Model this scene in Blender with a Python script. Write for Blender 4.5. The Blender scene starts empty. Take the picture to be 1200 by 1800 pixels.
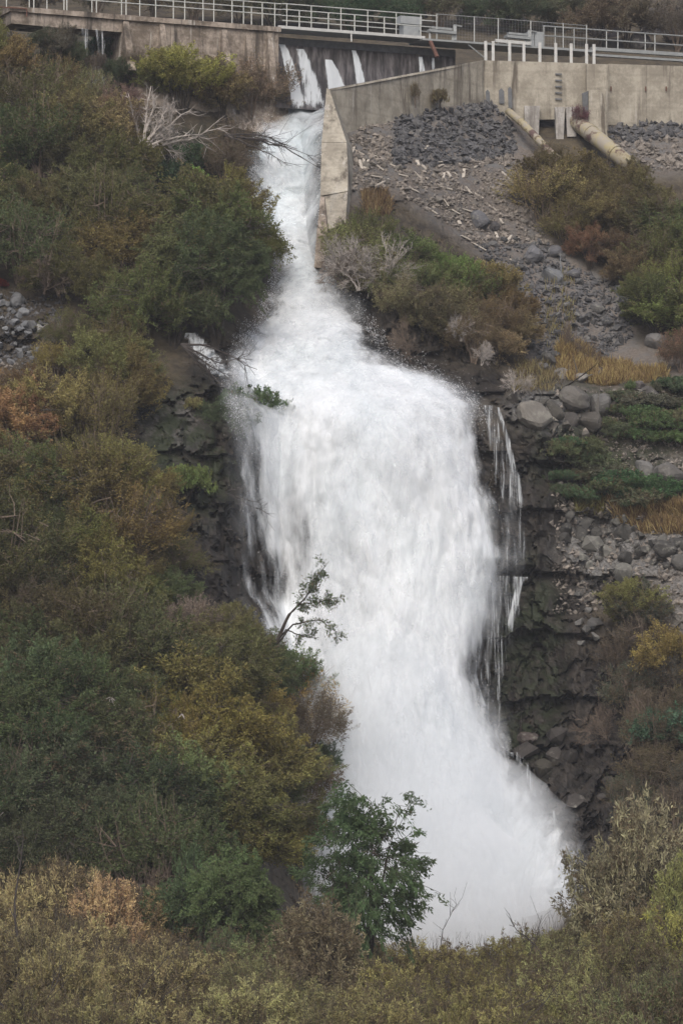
import bpy, bmesh, math, random
import numpy as np
from mathutils import Vector, Matrix

# ------------------------------------------------------------------ camera, world, sun, exposure
C = bpy.context.scene.collection
SC = bpy.context.scene
F = 6800.0            # focal length in photograph pixels (1200 x 1800)
ZC = 8.5              # eye height above the river flat
TH = math.atan(350.0 / F)
cam_d = bpy.data.cameras.new('camera')
cam = bpy.data.objects.new('camera', cam_d)
C.objects.link(cam)
cam.location = (0, 0, ZC)
cam.rotation_euler = (math.pi / 2 + TH, 0, 0)
cam_d.sensor_fit = 'VERTICAL'
cam_d.sensor_height = 36.0
cam_d.lens = F / 1800.0 * 36.0
cam_d.clip_start = 0.5
cam_d.clip_end = 3000
SC.camera = cam

W_ = bpy.data.worlds.new('World')
SC.world = W_
W_.use_nodes = True
wn = W_.node_tree.nodes
sky = wn.new('ShaderNodeTexSky')
sky.sky_type = 'NISHITA'
sky.sun_disc = False
sky.sun_elevation = math.radians(46)
sky.sun_rotation = math.radians(188)
sky.air_density = 0.7
sky.dust_density = 4.0
sky.ozone_density = 0.6
wn['Background'].inputs['Strength'].default_value = 0.10
W_.node_tree.links.new(sky.outputs[0], wn['Background'].inputs['Color'])

sun_d = bpy.data.lights.new('sun', 'SUN')
sun_d.energy = 1.2
sun_d.angle = math.radians(40)
sun_d.color = (1.0, 0.985, 0.955)
sun = bpy.data.objects.new('sun', sun_d)
C.objects.link(sun)
_el, _az = math.radians(46), math.radians(188)     # azimuth clockwise from +Y
_d = Vector((math.sin(_az) * math.cos(_el), math.cos(_az) * math.cos(_el), math.sin(_el)))
sun.rotation_euler = (-_d).to_track_quat('-Z', 'Y').to_euler()
sun.location = (0, 60, 90)

SC.view_settings.view_transform = 'Standard'
SC.view_settings.look = 'None'
SC.view_settings.gamma = 1
SC.view_settings.use_curve_mapping = False
SC.view_settings.exposure = 0.78
SC.cycles.max_bounces = 10
SC.cycles.diffuse_bounces = 4
SC.cycles.transparent_max_bounces = 24
SC.cycles.volume_bounces = 8
SC.cycles.use_denoising = True

RS = np.random.RandomState(7)
random.seed(7)

# ------------------------------------------------------------------ projection helpers
_c, _s = math.cos(TH), math.sin(TH)


def P(px, py, Y):
    """world point that lies Y metres in front of the camera along the ground, seen at that photograph pixel"""
    px, py, Y = np.asarray(px, float), np.asarray(py, float), np.asarray(Y, float)
    a, b = (px - 600) / F, (900 - py) / F
    k = Y / (_c - b * _s)
    return np.stack([a * k, Y + 0 * k, ZC + (_s + b * _c) * k], -1)


def PZ(px, Y, z):
    dep = Y * _c + (z - ZC) * _s
    return np.array([(px - 600) / F * dep, Y, z])


def proj(p):
    dep = p[1] * _c + (p[2] - ZC) * _s
    up = -p[1] * _s + (p[2] - ZC) * _c
    return 600 + p[0] / dep * F, 900 - up / dep * F


# ------------------------------------------------------------------ noise in numpy
_perm = np.random.RandomState(3).permutation(256).astype(np.int64)
_perm = np.concatenate([_perm, _perm, _perm])
_g = np.random.RandomState(4).normal(size=(256, 3))
_g /= np.linalg.norm(_g, axis=1)[:, None]


def perlin(p):
    p = np.asarray(p, float)
    i = np.floor(p).astype(np.int64)
    f = p - i
    i &= 255
    u = f * f * f * (f * (f * 6 - 15) + 10)
    out = 0
    for dx in (0, 1):
        for dy in (0, 1):
            for dz in (0, 1):
                h = _perm[_perm[_perm[(i[..., 0] + dx) & 255] + ((i[..., 1] + dy) & 255)] + ((i[..., 2] + dz) & 255)]
                g = _g[h]
                d = f - np.array([dx, dy, dz])
                w = (u[..., 0] if dx else 1 - u[..., 0]) * (u[..., 1] if dy else 1 - u[..., 1]) * (u[..., 2] if dz else 1 - u[..., 2])
                out = out + w * (g * d).sum(-1)
    return out * 1.5


def fbm(p, o=4):
    p = np.asarray(p, float)
    r, a = 0, 1.0
    for k in range(o):
        r = r + a * perlin(p * 2 ** k + 17.3 * k)
        a *= 0.5
    return r


def worley(p):
    """distance to nearest point, to second nearest, random value of the nearest cell"""
    p = np.asarray(p, float)
    i = np.floor(p).astype(np.int64)
    d1 = np.full(p.shape[:-1], 9.0)
    d2 = d1.copy()
    cid = np.zeros(p.shape[:-1])
    for dx in (-1, 0, 1):
        for dy in (-1, 0, 1):
            for dz in (-1, 0, 1):
                q = i + np.array([dx, dy, dz])
                h = _perm[_perm[_perm[q[..., 0] & 255] + (q[..., 1] & 255)] + (q[..., 2] & 255)]
                jit = np.stack([_perm[h] / 255., _perm[h + 57] / 255., _perm[h + 113] / 255.], -1)
                d = np.linalg.norm(q + jit - p, axis=-1)
                near = d < d1
                d2 = np.where(near, d1, np.minimum(d2, d))
                cid = np.where(near, _perm[h + 31] / 255., cid)
                d1 = np.where(near, d, d1)
    return d1, d2, cid


def sstep(a, b, x):
    t = np.clip((np.asarray(x, float) - a) / (b - a), 0, 1)
    return t * t * (3 - 2 * t)


def in_poly(px, py, poly):
    px, py = np.asarray(px, float), np.asarray(py, float)
    r = np.zeros(px.shape, bool)
    n = len(poly)
    for k in range(n):
        x0, y0 = poly[k]
        x1, y1 = poly[(k + 1) % n]
        if y0 == y1:
            continue
        c = ((y0 > py) != (y1 > py)) & (px < (x1 - x0) * (py - y0) / (y1 - y0) + x0)
        r ^= c
    return r


# ------------------------------------------------------------------ mesh helpers
def mesh_np(name, v, f, mat=None, attrs=None, smooth=False):
    """mesh from vertex array and an (n,3) or (n,4) face array"""
    v = np.asarray(v, np.float32).reshape(-1, 3)
    f = np.asarray(f, np.int32)
    m = bpy.data.meshes.new(name)
    m.vertices.add(len(v))
    m.vertices.foreach_set('co', v.ravel())
    k = f.shape[1]
    m.loops.add(f.size)
    m.loops.foreach_set('vertex_index', f.ravel())
    m.polygons.add(len(f))
    m.polygons.foreach_set('loop_start', np.arange(0, f.size, k, dtype=np.int32))
    m.polygons.foreach_set('loop_total', np.full(len(f), k, np.int32))
    m.polygons.foreach_set('use_smooth', np.full(len(f), bool(smooth)))
    for n, a in (attrs or {}).items():
        at = m.attributes.new(n, 'FLOAT', 'POINT')
        at.data.foreach_set('value', np.asarray(a, np.float32).ravel())
    m.update(calc_edges=True)
    m.validate()
    if mat:
        m.materials.append(mat)
    return m


WORLD_SPACE = set()


def link(name, data, parent=None, loc=None):
    o = bpy.data.objects.new(name, data)
    C.objects.link(o)
    if parent:
        o.parent = parent
        if parent.name in WORLD_SPACE:      # the part's mesh is in world metres
            o.matrix_parent_inverse = Matrix.Translation(-Vector(parent.location))
    if loc is not None:
        o.location = loc
    return o


def tag(o, label=None, cat=None, group=None, kind=None):
    for k, v in (('label', label), ('category', cat), ('group', group), ('kind', kind)):
        if v:
            o[k] = v
    return o


def thing(name, loc, label, cat, group=None, local=True):
    o = bpy.data.objects.new(name, None)
    C.objects.link(o)
    o.location = loc
    o.empty_display_size = 0.3
    if not local:
        WORLD_SPACE.add(o.name)
    return tag(o, label, cat, group)


class MB:
    """collects tubes, boxes and prisms into one mesh"""

    def __init__(self):
        self.v, self.t, self.n = [], [], 0
        self.q = []

    def add(self, v, tris):
        self.v.append(np.asarray(v, float))
        self.t.append(np.asarray(tris, int) + self.n)
        self.n += len(v)

    def tube(self, pts, rad, sides=5, cap=True):
        pts = np.asarray(pts, float)
        n = len(pts)
        rad = np.broadcast_to(np.asarray(rad, float), (n,))
        tan = np.gradient(pts, axis=0)
        tan /= np.linalg.norm(tan, axis=1)[:, None] + 1e-9
        ref = np.array([0.13, 0.31, 0.94]) if abs(tan[0][2]) < 0.9 else np.array([0.95, 0.2, 0.1])
        a = np.cross(tan, ref)
        a /= np.linalg.norm(a, axis=1)[:, None] + 1e-9
        b = np.cross(tan, a)
        an = np.arange(sides) * 2 * math.pi / sides
        ring = pts[:, None] + rad[:, None, None] * (np.cos(an)[None, :, None] * a[:, None] + np.sin(an)[None, :, None] * b[:, None])
        v = ring.reshape(-1, 3)
        i = np.arange(n - 1)[:, None] * sides
        j = np.arange(sides)[None]
        j2 = (j + 1) % sides
        A, B, D, E = i + j, i + j2, i + sides + j, i + sides + j2
        t = np.concatenate([np.stack([A, B, E], -1).reshape(-1, 3), np.stack([A, E, D], -1).reshape(-1, 3)])
        if cap:
            e0 = [[0, k + 1, k] for k in range(1, sides - 1)]
            o = (n - 1) * sides
            e1 = [[o, o + k, o + k + 1] for k in range(1, sides - 1)]
            t = np.concatenate([t, np.array(e0 + e1)])
        self.add(v, t)

    def box(self, c, s, rot=None):
        c, s = np.asarray(c, float), np.asarray(s, float) / 2
        v = np.array([[x, y, z] for x in (-1, 1) for y in (-1, 1) for z in (-1, 1)], float) * s
        if rot is not None:
            v = v @ np.array(rot.to_3x3() if hasattr(rot, 'to_3x3') else rot).T
        q = [[0, 1, 3, 2], [4, 6, 7, 5], [0, 4, 5, 1], [2, 3, 7, 6], [0, 2, 6, 4], [1, 5, 7, 3]]
        t = [[a, b, d] for a, b, d, e in q] + [[a, d, e] for a, b, d, e in q]
        self.add(v + c, t)

    def beam(self, a, b, w, h):
        """box from a to b, w wide (sideways) and h high"""
        a, b = np.asarray(a, float), np.asarray(b, float)
        d = b - a
        L = np.linalg.norm(d)
        d = d / L
        up = np.array([0, 0, 1.]) if abs(d[2]) < 0.95 else np.array([0, 1., 0])
        s = np.cross(d, up)
        s /= np.linalg.norm(s)
        u = np.cross(s, d)
        self.box((a + b) / 2, (L, w, h), np.stack([d, s, u], 1))

    def prism(self, front, vec):
        """front polygon (n points, any order round) pushed back by vec"""
        fr = np.asarray(front, float)
        n = len(fr)
        v = np.concatenate([fr, fr + np.asarray(vec, float)])
        me = bpy.data.meshes.new('tmp')
        me.from_pydata([tuple(x) for x in fr], [], [list(range(n))])
        me.calc_loop_triangles()
        ft = [list(t.vertices) for t in me.loop_triangles]
        bpy.data.meshes.remove(me)
        t = ft + [[c + n, b + n, a + n] for a, b, c in ft]
        for k in range(n):
            k2 = (k + 1) % n
            t += [[k, k + n, k2 + n], [k, k2 + n, k2]]
        self.add(v, t)

    def mesh(self, name, mat=None, smooth=False, attrs=None):
        return mesh_np(name, np.concatenate(self.v), np.concatenate(self.t), mat, attrs, smooth)

    def build(self, name, mat=None, parent=None, smooth=False):
        return link(name, self.mesh(name, mat, smooth), parent)


# ------------------------------------------------------------------ materials
def mat_new(name):
    m = bpy.data.materials.new(name)
    m.use_nodes = True
    nt = m.node_tree
    b = nt.nodes['Principled BSDF']
    b.inputs['Specular IOR Level'].default_value = 0.25
    return m, nt, b


class N:
    def __init__(self, nt):
        self.nt = nt

    def __call__(self, typ, **kw):
        n = self.nt.nodes.new('ShaderNode' + typ)
        for k, v in kw.items():
            if k.startswith('i_'):
                key = k[2:]
                key = int(key) if key.isdigit() else key.replace('_', ' ')
                if isinstance(v, bpy.types.NodeSocket):
                    self.nt.links.new(v, n.inputs[key])
                else:
                    n.inputs[key].default_value = v
            else:
                setattr(n, k, v)
        return n

    def math(self, op, a, b=0.5, clamp=False):
        return self('Math', operation=op, use_clamp=clamp, i_0=a, i_1=b).outputs[0]

    def attr(self, name):
        return self('Attribute', attribute_name=name).outputs['Fac']

    def mix(self, f, a, b, blend='MIX'):
        n = self('Mix', data_type='RGBA', blend_type=blend)
        for k, v in ((0, f), (6, a), (7, b)):
            if isinstance(v, bpy.types.NodeSocket):
                self.nt.links.new(v, n.inputs[k])
            else:
                n.inputs[k].default_value = v if k == 0 else (*v, 1) if len(v) == 3 else v
        return n.outputs[2]

    def noise(self, vec, scale, detail=4, rough=0.55, dist=0.0):
        n = self('Texture' + 'Noise') if False else self.nt.nodes.new('ShaderNodeTexNoise')
        if vec is not None:
            self.nt.links.new(vec, n.inputs['Vector'])
        n.inputs['Scale'].default_value = scale
        n.inputs['Detail'].default_value = detail
        n.inputs['Roughness'].default_value = rough
        n.inputs['Distortion'].default_value = dist
        return n.outputs[0]

    def ramp(self, fac, a, b):
        n = self('MapRange', interpolation_type='SMOOTHSTEP', i_1=a, i_2=b)
        self.nt.links.new(fac, n.inputs[0])
        return n.outputs[0]

    def scaled(self, vec, s):
        n = self.nt.nodes.new('ShaderNodeMapping')
        self.nt.links.new(vec, n.inputs[0])
        n.inputs['Scale'].default_value = s
        return n.outputs[0]

    def obj(self):
        return self('TexCoord').outputs['Object']

    def pos(self):
        return self('NewGeometry').outputs['Position']


def bump(n, b, h, strength=0.5, dist=0.05):
    x = n('Bump', i_Strength=strength, i_Distance=dist, i_Height=h)
    n.nt.links.new(x.outputs[0], b.inputs['Normal'])


def simple(name, col, rough=0.7, var=0.25, scale=3.0, metal=0.0, spec=0.25):
    m, nt, b = mat_new(name)
    n = N(nt)
    v = n.noise(n.pos(), scale, 5, 0.65)
    c = n.mix(n.ramp(v, 0.3, 0.7), [x * (1 - var) for x in col], [min(1, x * (1 + var)) for x in col])
    nt.links.new(c, b.inputs['Base Color'])
    b.inputs['Roughness'].default_value = rough
    b.inputs['Metallic'].default_value = metal
    b.inputs['Specular IOR Level'].default_value = spec
    return m


def leaf_mat(name):
    m, nt, b = mat_new(name)
    n = N(nt)
    oi = n('ObjectInfo')
    tone, mark = n.attr('tone'), n.attr('mark')
    base = oi.outputs['Color']
    hs = n('HueSaturation', i_Hue=n.math('ADD', n.math('MULTIPLY', n.math('SUBTRACT', tone, 0.5), 0.05), 0.5),
           i_Saturation=0.95, i_Value=n.math('ADD', n.math('MULTIPLY', tone, 1.2), 0.4), i_Color=base)
    turned = n.math('LESS_THAN', mark, n.math('SUBTRACT', 1.0, oi.outputs['Alpha']))
    dry = n.mix(tone, (0.12, 0.09, 0.052), (0.19, 0.155, 0.095))
    c = n.mix(turned, hs.outputs[0], dry)
    nt.links.new(c, b.inputs['Base Color'])
    b.inputs['Roughness'].default_value = 0.6
    b.inputs['Specular IOR Level'].default_value = 0.2
    tr = n('BsdfTranslucent')
    nt.links.new(c, tr.inputs['Color'])
    mx = n('MixShader', i_0=0.4)
    nt.links.new(b.outputs[0], mx.inputs[1])
    nt.links.new(tr.outputs[0], mx.inputs[2])
    nt.links.new(mx.outputs[0], nt.nodes['Material Output'].inputs['Surface'])
    return m


LEAF = leaf_mat('leaf')
BARK = simple('bark', (0.055, 0.046, 0.037), 0.9, 0.35, 6)
PALEWOOD = simple('weathered bare wood', (0.32, 0.29, 0.26), 0.9, 0.3, 6)
DARKWOOD = simple('wet dark wood', (0.045, 0.038, 0.034), 0.7, 0.3, 6)
TANWOOD = simple('thin tan twigs', (0.13, 0.10, 0.075), 0.9, 0.3, 6)


def rock_mat():
    m, nt, b = mat_new('basalt rock')
    n = N(nt)
    oi = n('ObjectInfo')
    co = n.obj()
    v = n.noise(co, 5, 6, 0.7)
    f = n.noise(co, 28, 3, 0.6)
    r = oi.outputs['Random']
    base = oi.outputs['Color']
    k = n.math('ADD', n.math('MULTIPLY', v, 0.9), n.math('ADD', n.math('MULTIPLY', r, 0.45), 0.32))
    c = n.mix(1.0, base, n('CombineColor', i_0=k, i_1=k, i_2=k).outputs[0], 'MULTIPLY')
    lich = n.ramp(n.math('ADD', n.noise(co, 3.2, 5, 0.75), n.math('MULTIPLY', r, 0.1)), 0.6, 0.72)
    c = n.mix(n.math('MULTIPLY', lich, 0.55), c, (0.24, 0.235, 0.20))
    nt.links.new(c, b.inputs['Base Color'])
    b.inputs['Roughness'].default_value = 0.85
    bump(n, b, n.math('ADD', v, n.math('MULTIPLY', f, 0.3)), 0.6, 0.08)
    return m


ROCK = rock_mat()


def terrain_mat():
    m, nt, b = mat_new('hillside soil, talus and basalt')
    n = N(nt)
    p = n.pos()
    big, mid, fine = n.noise(p, 0.25, 5, 0.6), n.noise(p, 1.7, 6, 0.7), n.noise(p, 9, 4, 0.7)
    litter = n.mix(n.ramp(mid, 0.35, 0.65), (0.040, 0.033, 0.024), (0.085, 0.068, 0.042))
    soil = n.mix(n.ramp(fine, 0.3, 0.7), (0.085, 0.072, 0.061), (0.165, 0.142, 0.12))
    soil = n.mix(n.ramp(n.math('ADD', mid, n.math('MULTIPLY', big, 0.3)), 0.55, 0.8), soil, (0.115, 0.112, 0.108))
    rock = n.mix(n.ramp(n.math('ADD', mid, n.math('MULTIPLY', fine, 0.35)), 0.5, 0.85), (0.009, 0.008, 0.007), (0.036, 0.030, 0.024))
    grey = n.mix(n.ramp(fine, 0.35, 0.65), (0.055, 0.052, 0.048), (0.17, 0.165, 0.155))
    c = n.mix(n.attr('soil'), litter, soil)
    c = n.mix(n.attr('rock'), c, rock)
    c = n.mix(n.attr('dry_rock'), c, grey)
    moss = n.mix(fine, (0.010, 0.014, 0.007), (0.026, 0.033, 0.013))
    c = n.mix(n.math('MULTIPLY', n.attr('moss'), n.ramp(n.noise(p, 1.1, 5, 0.7), 0.38, 0.58)), c, moss)
    nt.links.new(c, b.inputs['Base Color'])
    ro = n('MapRange', i_3=0.9, i_4=0.62)
    nt.links.new(n.attr('rock'), ro.inputs[0])
    nt.links.new(ro.outputs[0], b.inputs['Roughness'])
    bump(n, b, n.math('ADD', mid, n.math('MULTIPLY', fine, 0.35)), 0.7, 0.15)
    return m


def concrete_mat(name, light, dark, streak=1.0, stain=(0.12, 0.10, 0.075), white=0.25):
    m, nt, b = mat_new(name)
    n = N(nt)
    p = n.pos()
    a = n.noise(p, 0.9, 6, 0.65)
    f = n.noise(p, 7, 5, 0.7)
    c = n.mix(n.ramp(n.math('ADD', a, n.math('MULTIPLY', n.math('SUBTRACT', f, 0.5), 0.5)), 0.35, 0.68), dark, light)
    st = n.noise(n.scaled(p, (2.6, 2.6, 0.22)), 1.0, 5, 0.7)
    st2 = n.noise(n.scaled(p, (0.7, 0.7, 0.12)), 1.0, 3, 0.6)
    sm = n.math('MULTIPLY', n.ramp(st, 0.46, 0.66), n.math('MULTIPLY', n.ramp(st2, 0.36, 0.58), 0.8 * streak), True)
    c = n.mix(sm, c, stain)
    wh = n.noise(n.scaled(p, (1.9, 1.9, 0.18)), 1.3, 4, 0.65)
    c = n.mix(n.math('MULTIPLY', n.ramp(wh, 0.58, 0.72), white), c, (0.46, 0.44, 0.40))
    boards = n('TexWave', wave_type='BANDS', bands_direction='Z', i_Scale=0.42, i_Distortion=1.2, i_Detail=2.0)
    nt.links.new(p, boards.inputs['Vector'])
    c = n.mix(n.ramp(boards.outputs[1], 0.0, 0.10), n.mix(0.16, c, stain), c)
    nt.links.new(c, b.inputs['Base Color'])
    b.inputs['Roughness'].default_value = 0.9
    bump(n, b, n.math('ADD', f, n.math('MULTIPLY', a, 0.6)), 0.5, 0.05)
    return m


CONC = concrete_mat('weathered tan concrete', (0.36, 0.33, 0.268), (0.225, 0.203, 0.162), 1.3, (0.10, 0.085, 0.066), 0.5)
CONC_OLD = concrete_mat('stained old concrete', (0.34, 0.29, 0.24), (0.13, 0.105, 0.08), 1.3, (0.05, 0.042, 0.034), 0.8)
PLASTER = concrete_mat('pale limed concrete', (0.38, 0.365, 0.34), (0.24, 0.225, 0.20), 0.9, (0.1, 0.09, 0.08))
GALV = simple('galvanised steel', (0.27, 0.28, 0.27), 0.5, 0.12, 5, 0.3)
RAILW = simple('pale painted rail', (0.40, 0.41, 0.38), 0.5, 0.12, 5)
WHITEP = simple('white painted steel', (0.42, 0.42, 0.40), 0.6, 0.10, 4)
STEELD = simple('dark grey steel', (0.10, 0.105, 0.11), 0.5, 0.2, 5)
CABINET = simple('grey cabinet paint', (0.29, 0.305, 0.305), 0.5, 0.10, 3)
RUST = simple('rusted steel', (0.11, 0.055, 0.040), 0.85, 0.35, 7)
BOARD = simple('weathered grey board', (0.37, 0.335, 0.285), 0.9, 0.22, 9)
PIPE = None


def pipe_mat():
    m, nt, b = mat_new('lichen yellow pipe')
    n = N(nt)
    p = n.pos()
    c = n.mix(n.ramp(n.noise(p, 2.2, 6, 0.75), 0.4, 0.6), (0.27, 0.245, 0.205), (0.31, 0.27, 0.155))
    c = n.mix(n.ramp(n.noise(p, 1.1, 5, 0.7), 0.52, 0.62), c, (0.10, 0.065, 0.06))
    nt.links.new(c, b.inputs['Base Color'])
    b.inputs['Roughness'].default_value = 0.9
    return m


PIPE = pipe_mat()


def weir_mat():
    m, nt, b = mat_new('wet black spillway concrete')
    n = N(nt)
    p = n.pos()
    s = n.noise(n.scaled(p, (5, 1.0, 0.25)), 1.0, 6, 0.7)
    c = n.mix(n.ramp(s, 0.4, 0.72), (0.020, 0.018, 0.017), (0.115, 0.105, 0.105))
    nt.links.new(c, b.inputs['Base Color'])
    b.inputs['Roughness'].default_value = 0.4
    bump(n, b, s, 0.5, 0.05)
    return m


WEIR = weir_mat()


def water_mat(name, kind):
    """white broken water; the vertex attribute dens says how much of it there is"""
    m, nt, b = mat_new(name)
    n = N(nt)
    p = n.pos()
    dens = n.attr('dens')
    blue = n.attr('blue')
    if kind == 'core':
        cl = n.noise(p, 0.55, 6, 0.6)
        stk = n.noise(n.scaled(p, (2.0, 1.2, 0.55)), 1.0, 4, 0.56)
        fine = n.noise(n.scaled(p, (24, 10, 18)), 1.0, 4, 0.75)
        nz = n.math('ADD', n.math('MULTIPLY', stk, 0.84), n.math('MULTIPLY', fine, 0.16))
        al = n.ramp(n.math('ADD', dens, n.math('MULTIPLY', n.math('SUBTRACT', nz, 0.5), 1.8)), 0.0, 0.95)
    elif kind == 'veil':
        stk = n.noise(n.scaled(p, (1.8, 1.2, 0.7)), 1.0, 4, 0.55, 0.3)
        fine = n.noise(n.scaled(p, (30, 12, 22.0)), 1.0, 3, 0.7)
        nz = n.math('ADD', n.math('MULTIPLY', stk, 0.8), n.math('MULTIPLY', fine, 0.2))
        al = n.math('MULTIPLY', n.ramp(n.math('MULTIPLY', dens, n.math('ADD', n.math('MULTIPLY', n.math('SUBTRACT', nz, 0.5), 2.4), 1.0)), 0.0, 0.9), 0.75)
    else:                                   # thin streaming films
        stk = n.noise(n.scaled(p, (8.0, 2.0, 0.45)), 1.0, 3, 0.6, 0.3)
        fine = n.noise(n.scaled(p, (26, 10, 12.0)), 1.0, 3, 0.7)
        nz = n.math('ADD', n.math('MULTIPLY', stk, 0.9), n.math('MULTIPLY', fine, 0.1))
        al = n.math('MULTIPLY', n.ramp(n.math('ADD', dens, n.math('MULTIPLY', n.math('SUBTRACT', nz, 0.5), 2.2)), 0.2, 1.0), 0.8)
    c = n.mix(blue, (0.735, 0.762, 0.778), (0.58, 0.70, 0.735))
    nt.links.new(c, b.inputs['Base Color'])
    b.inputs['Roughness'].default_value = 0.8
    b.inputs['Specular IOR Level'].default_value = 0.15
    tl = n('BsdfTranslucent')
    nt.links.new(c, tl.inputs['Color'])
    m1 = n('MixShader', i_0=0.35 if kind != 'core' else 0.1)
    nt.links.new(b.outputs[0], m1.inputs[1])
    nt.links.new(tl.outputs[0], m1.inputs[2])
    tr = n('BsdfTransparent')
    m2 = n('MixShader', i_0=al)
    nt.links.new(tr.outputs[0], m2.inputs[1])
    nt.links.new(m1.outputs[0], m2.inputs[2])
    nt.links.new(m2.outputs[0], nt.nodes['Material Output'].inputs['Surface'])
    return m


W_CORE, W_VEIL, W_FILM = water_mat('churning white water', 'core'), water_mat('flying spray', 'veil'), water_mat('streaming water film', 'film')
SPRAY = simple('water droplets', (0.84, 0.85, 0.86), 0.6, 0.03, 3)

# ------------------------------------------------------------------ terrain
COLS = {
    -900: [(-400, 225), (0, 195), (60, 174), (150, 163), (450, 152), (900, 138), (1250, 130), (1700, 118), (1850, 112)],
    0: [(-400, 225), (0, 195), (20, 190), (60, 171), (110, 167.5), (150, 166), (300, 160.5), (450, 155.5), (600, 150), (720, 146.5), (900, 141.5),
        (1050, 138), (1250, 133.5), (1400, 130), (1550, 126), (1700, 122), (1850, 118)],
    250: [(-400, 225), (0, 195), (30, 190), (70, 173), (130, 168.5), (180, 166.5), (300, 161.5), (450, 156), (600, 150.5), (720, 147), (900, 143),
          (1050, 140), (1250, 135), (1400, 131), (1550, 126.5), (1700, 122), (1850, 118)],
    400: [(-400, 225), (0, 195), (50, 188), (90, 175), (150, 170), (230, 167), (300, 164.5), (380, 159), (450, 157), (600, 151.8), (700, 148), (740, 146.8), (900, 145.8),
          (1050, 144), (1150, 137.6), (1250, 137), (1400, 132.5), (1550, 128), (1700, 123), (1850, 118)],
    450: [(-400, 225), (0, 197), (60, 188), (100, 178), (170, 172), (230, 168.5), (300, 165.5), (380, 162), (450, 159.5), (550, 155.5), (650, 151.5), (720, 148.6), (800, 148),
          (1050, 146.8), (1150, 143), (1250, 141), (1400, 136), (1550, 131), (1700, 124), (1850, 118)],
    520: [(-400, 225), (0, 197), (60, 190), (90, 180), (170, 173.4), (230, 169.5), (300, 167), (380, 164.3), (450, 161.8), (550, 157.5), (650, 152.5), (720, 150.3), (800, 149.8),
          (1050, 148.9), (1250, 147), (1400, 144), (1550, 139), (1700, 128), (1850, 118)],
    600: [(-400, 225), (0, 197), (60, 190), (100, 184), (150, 175), (200, 168.5), (230, 164.8), (300, 162.5), (390, 159.2), (450, 158.2), (500, 158), (550, 157), (650, 152.5), (720, 150.3),
          (800, 149.8), (1050, 149), (1250, 148), (1400, 147), (1550, 146), (1655, 145), (1700, 128.4), (1850, 118)],
    700: [(-400, 225), (0, 197), (60, 190), (100, 184), (150, 174), (190, 168.8), (230, 167), (300, 164), (380, 161), (450, 158.5), (550, 155), (640, 153), (720, 150.5), (800, 149.8),
          (1050, 149), (1250, 148.3), (1400, 147.5), (1600, 146), (1655, 145), (1700, 128.4), (1850, 118)],
    850: [(-400, 225), (0, 197), (60, 190), (100, 184), (150, 178), (180, 173.2), (230, 171), (300, 168), (380, 165), (450, 162.3), (550, 158.5), (650, 154), (700, 152), (730, 150.6),
          (850, 150.2), (1050, 149.8), (1250, 148.7), (1400, 147), (1550, 145), (1655, 144), (1700, 128.4), (1850, 118)],
    950: [(-400, 225), (0, 197), (60, 190), (100, 184), (150, 180), (190, 176.5), (230, 174.2), (260, 171.8), (300, 170), (380, 167), (450, 164.3), (550, 160.5), (650, 156), (690, 154), (760, 151),
          (900, 150.5), (1050, 150), (1250, 148.5), (1350, 146), (1450, 143.5), (1600, 140), (1700, 130), (1850, 118)],
    1050: [(-400, 225), (0, 198), (60, 191), (100, 185), (150, 180), (200, 176), (240, 173.5), (300, 171), (380, 168), (450, 165.3), (550, 162), (640, 158.5), (680, 155.5), (760, 153.5), (900, 151.5),
           (1050, 149.5), (1250, 146.5), (1400, 142), (1550, 137.5), (1700, 128), (1850, 118)],
    1200: [(-400, 225), (0, 198), (60, 191), (100, 185), (150, 180), (200, 176), (240, 174), (300, 171), (450, 165), (600, 160), (680, 156), (760, 153), (900, 150), (1050, 147.5), (1250, 143.5),
           (1400, 138.5), (1550, 133), (1700, 126), (1850, 118)],
    2100: [(-400, 225), (0, 198), (100, 184), (200, 172), (450, 160), (700, 151), (1050, 141), (1400, 131), (1700, 120), (1850, 114)],
}
gpx = np.concatenate([np.arange(-900, -120, 20), np.arange(-120, 1320, 4), np.arange(1320, 2101, 20)]).astype(float)
gpy = np.concatenate([np.arange(-400, -40, 20), np.arange(-40, 1760, 4), np.arange(1760, 1851, 15)]).astype(float)
colx = np.array(sorted(COLS), float)
prof = np.stack([np.interp(gpy, [a for a, b in COLS[int(c)]], [b for a, b in COLS[int(c)]]) for c in colx])


def smooth1(a, ax, k):
    ker = np.hanning(k + 2)[1:-1]
    ker /= ker.sum()
    pad = [(0, 0)] * a.ndim
    pad[ax] = (k // 2, k // 2)
    b = np.pad(a, pad, mode='edge')
    return np.apply_along_axis(lambda r: np.convolve(r, ker, 'valid'), ax, b)


BASE = np.stack([np.interp(gpx, colx, prof[:, j]) for j in range(len(gpy))])      # rows py, columns px
BASE = smooth1(smooth1(BASE, 0, 9), 1, 13)
GX, GY = np.meshgrid(gpx, gpy)
p0 = P(GX, GY, BASE)


def blob(cx, cy, rx, ry, soft=0.4):
    return 1 - sstep(1 - soft, 1 + soft, np.hypot((GX - cx) / rx, (GY - cy) / ry))


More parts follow.
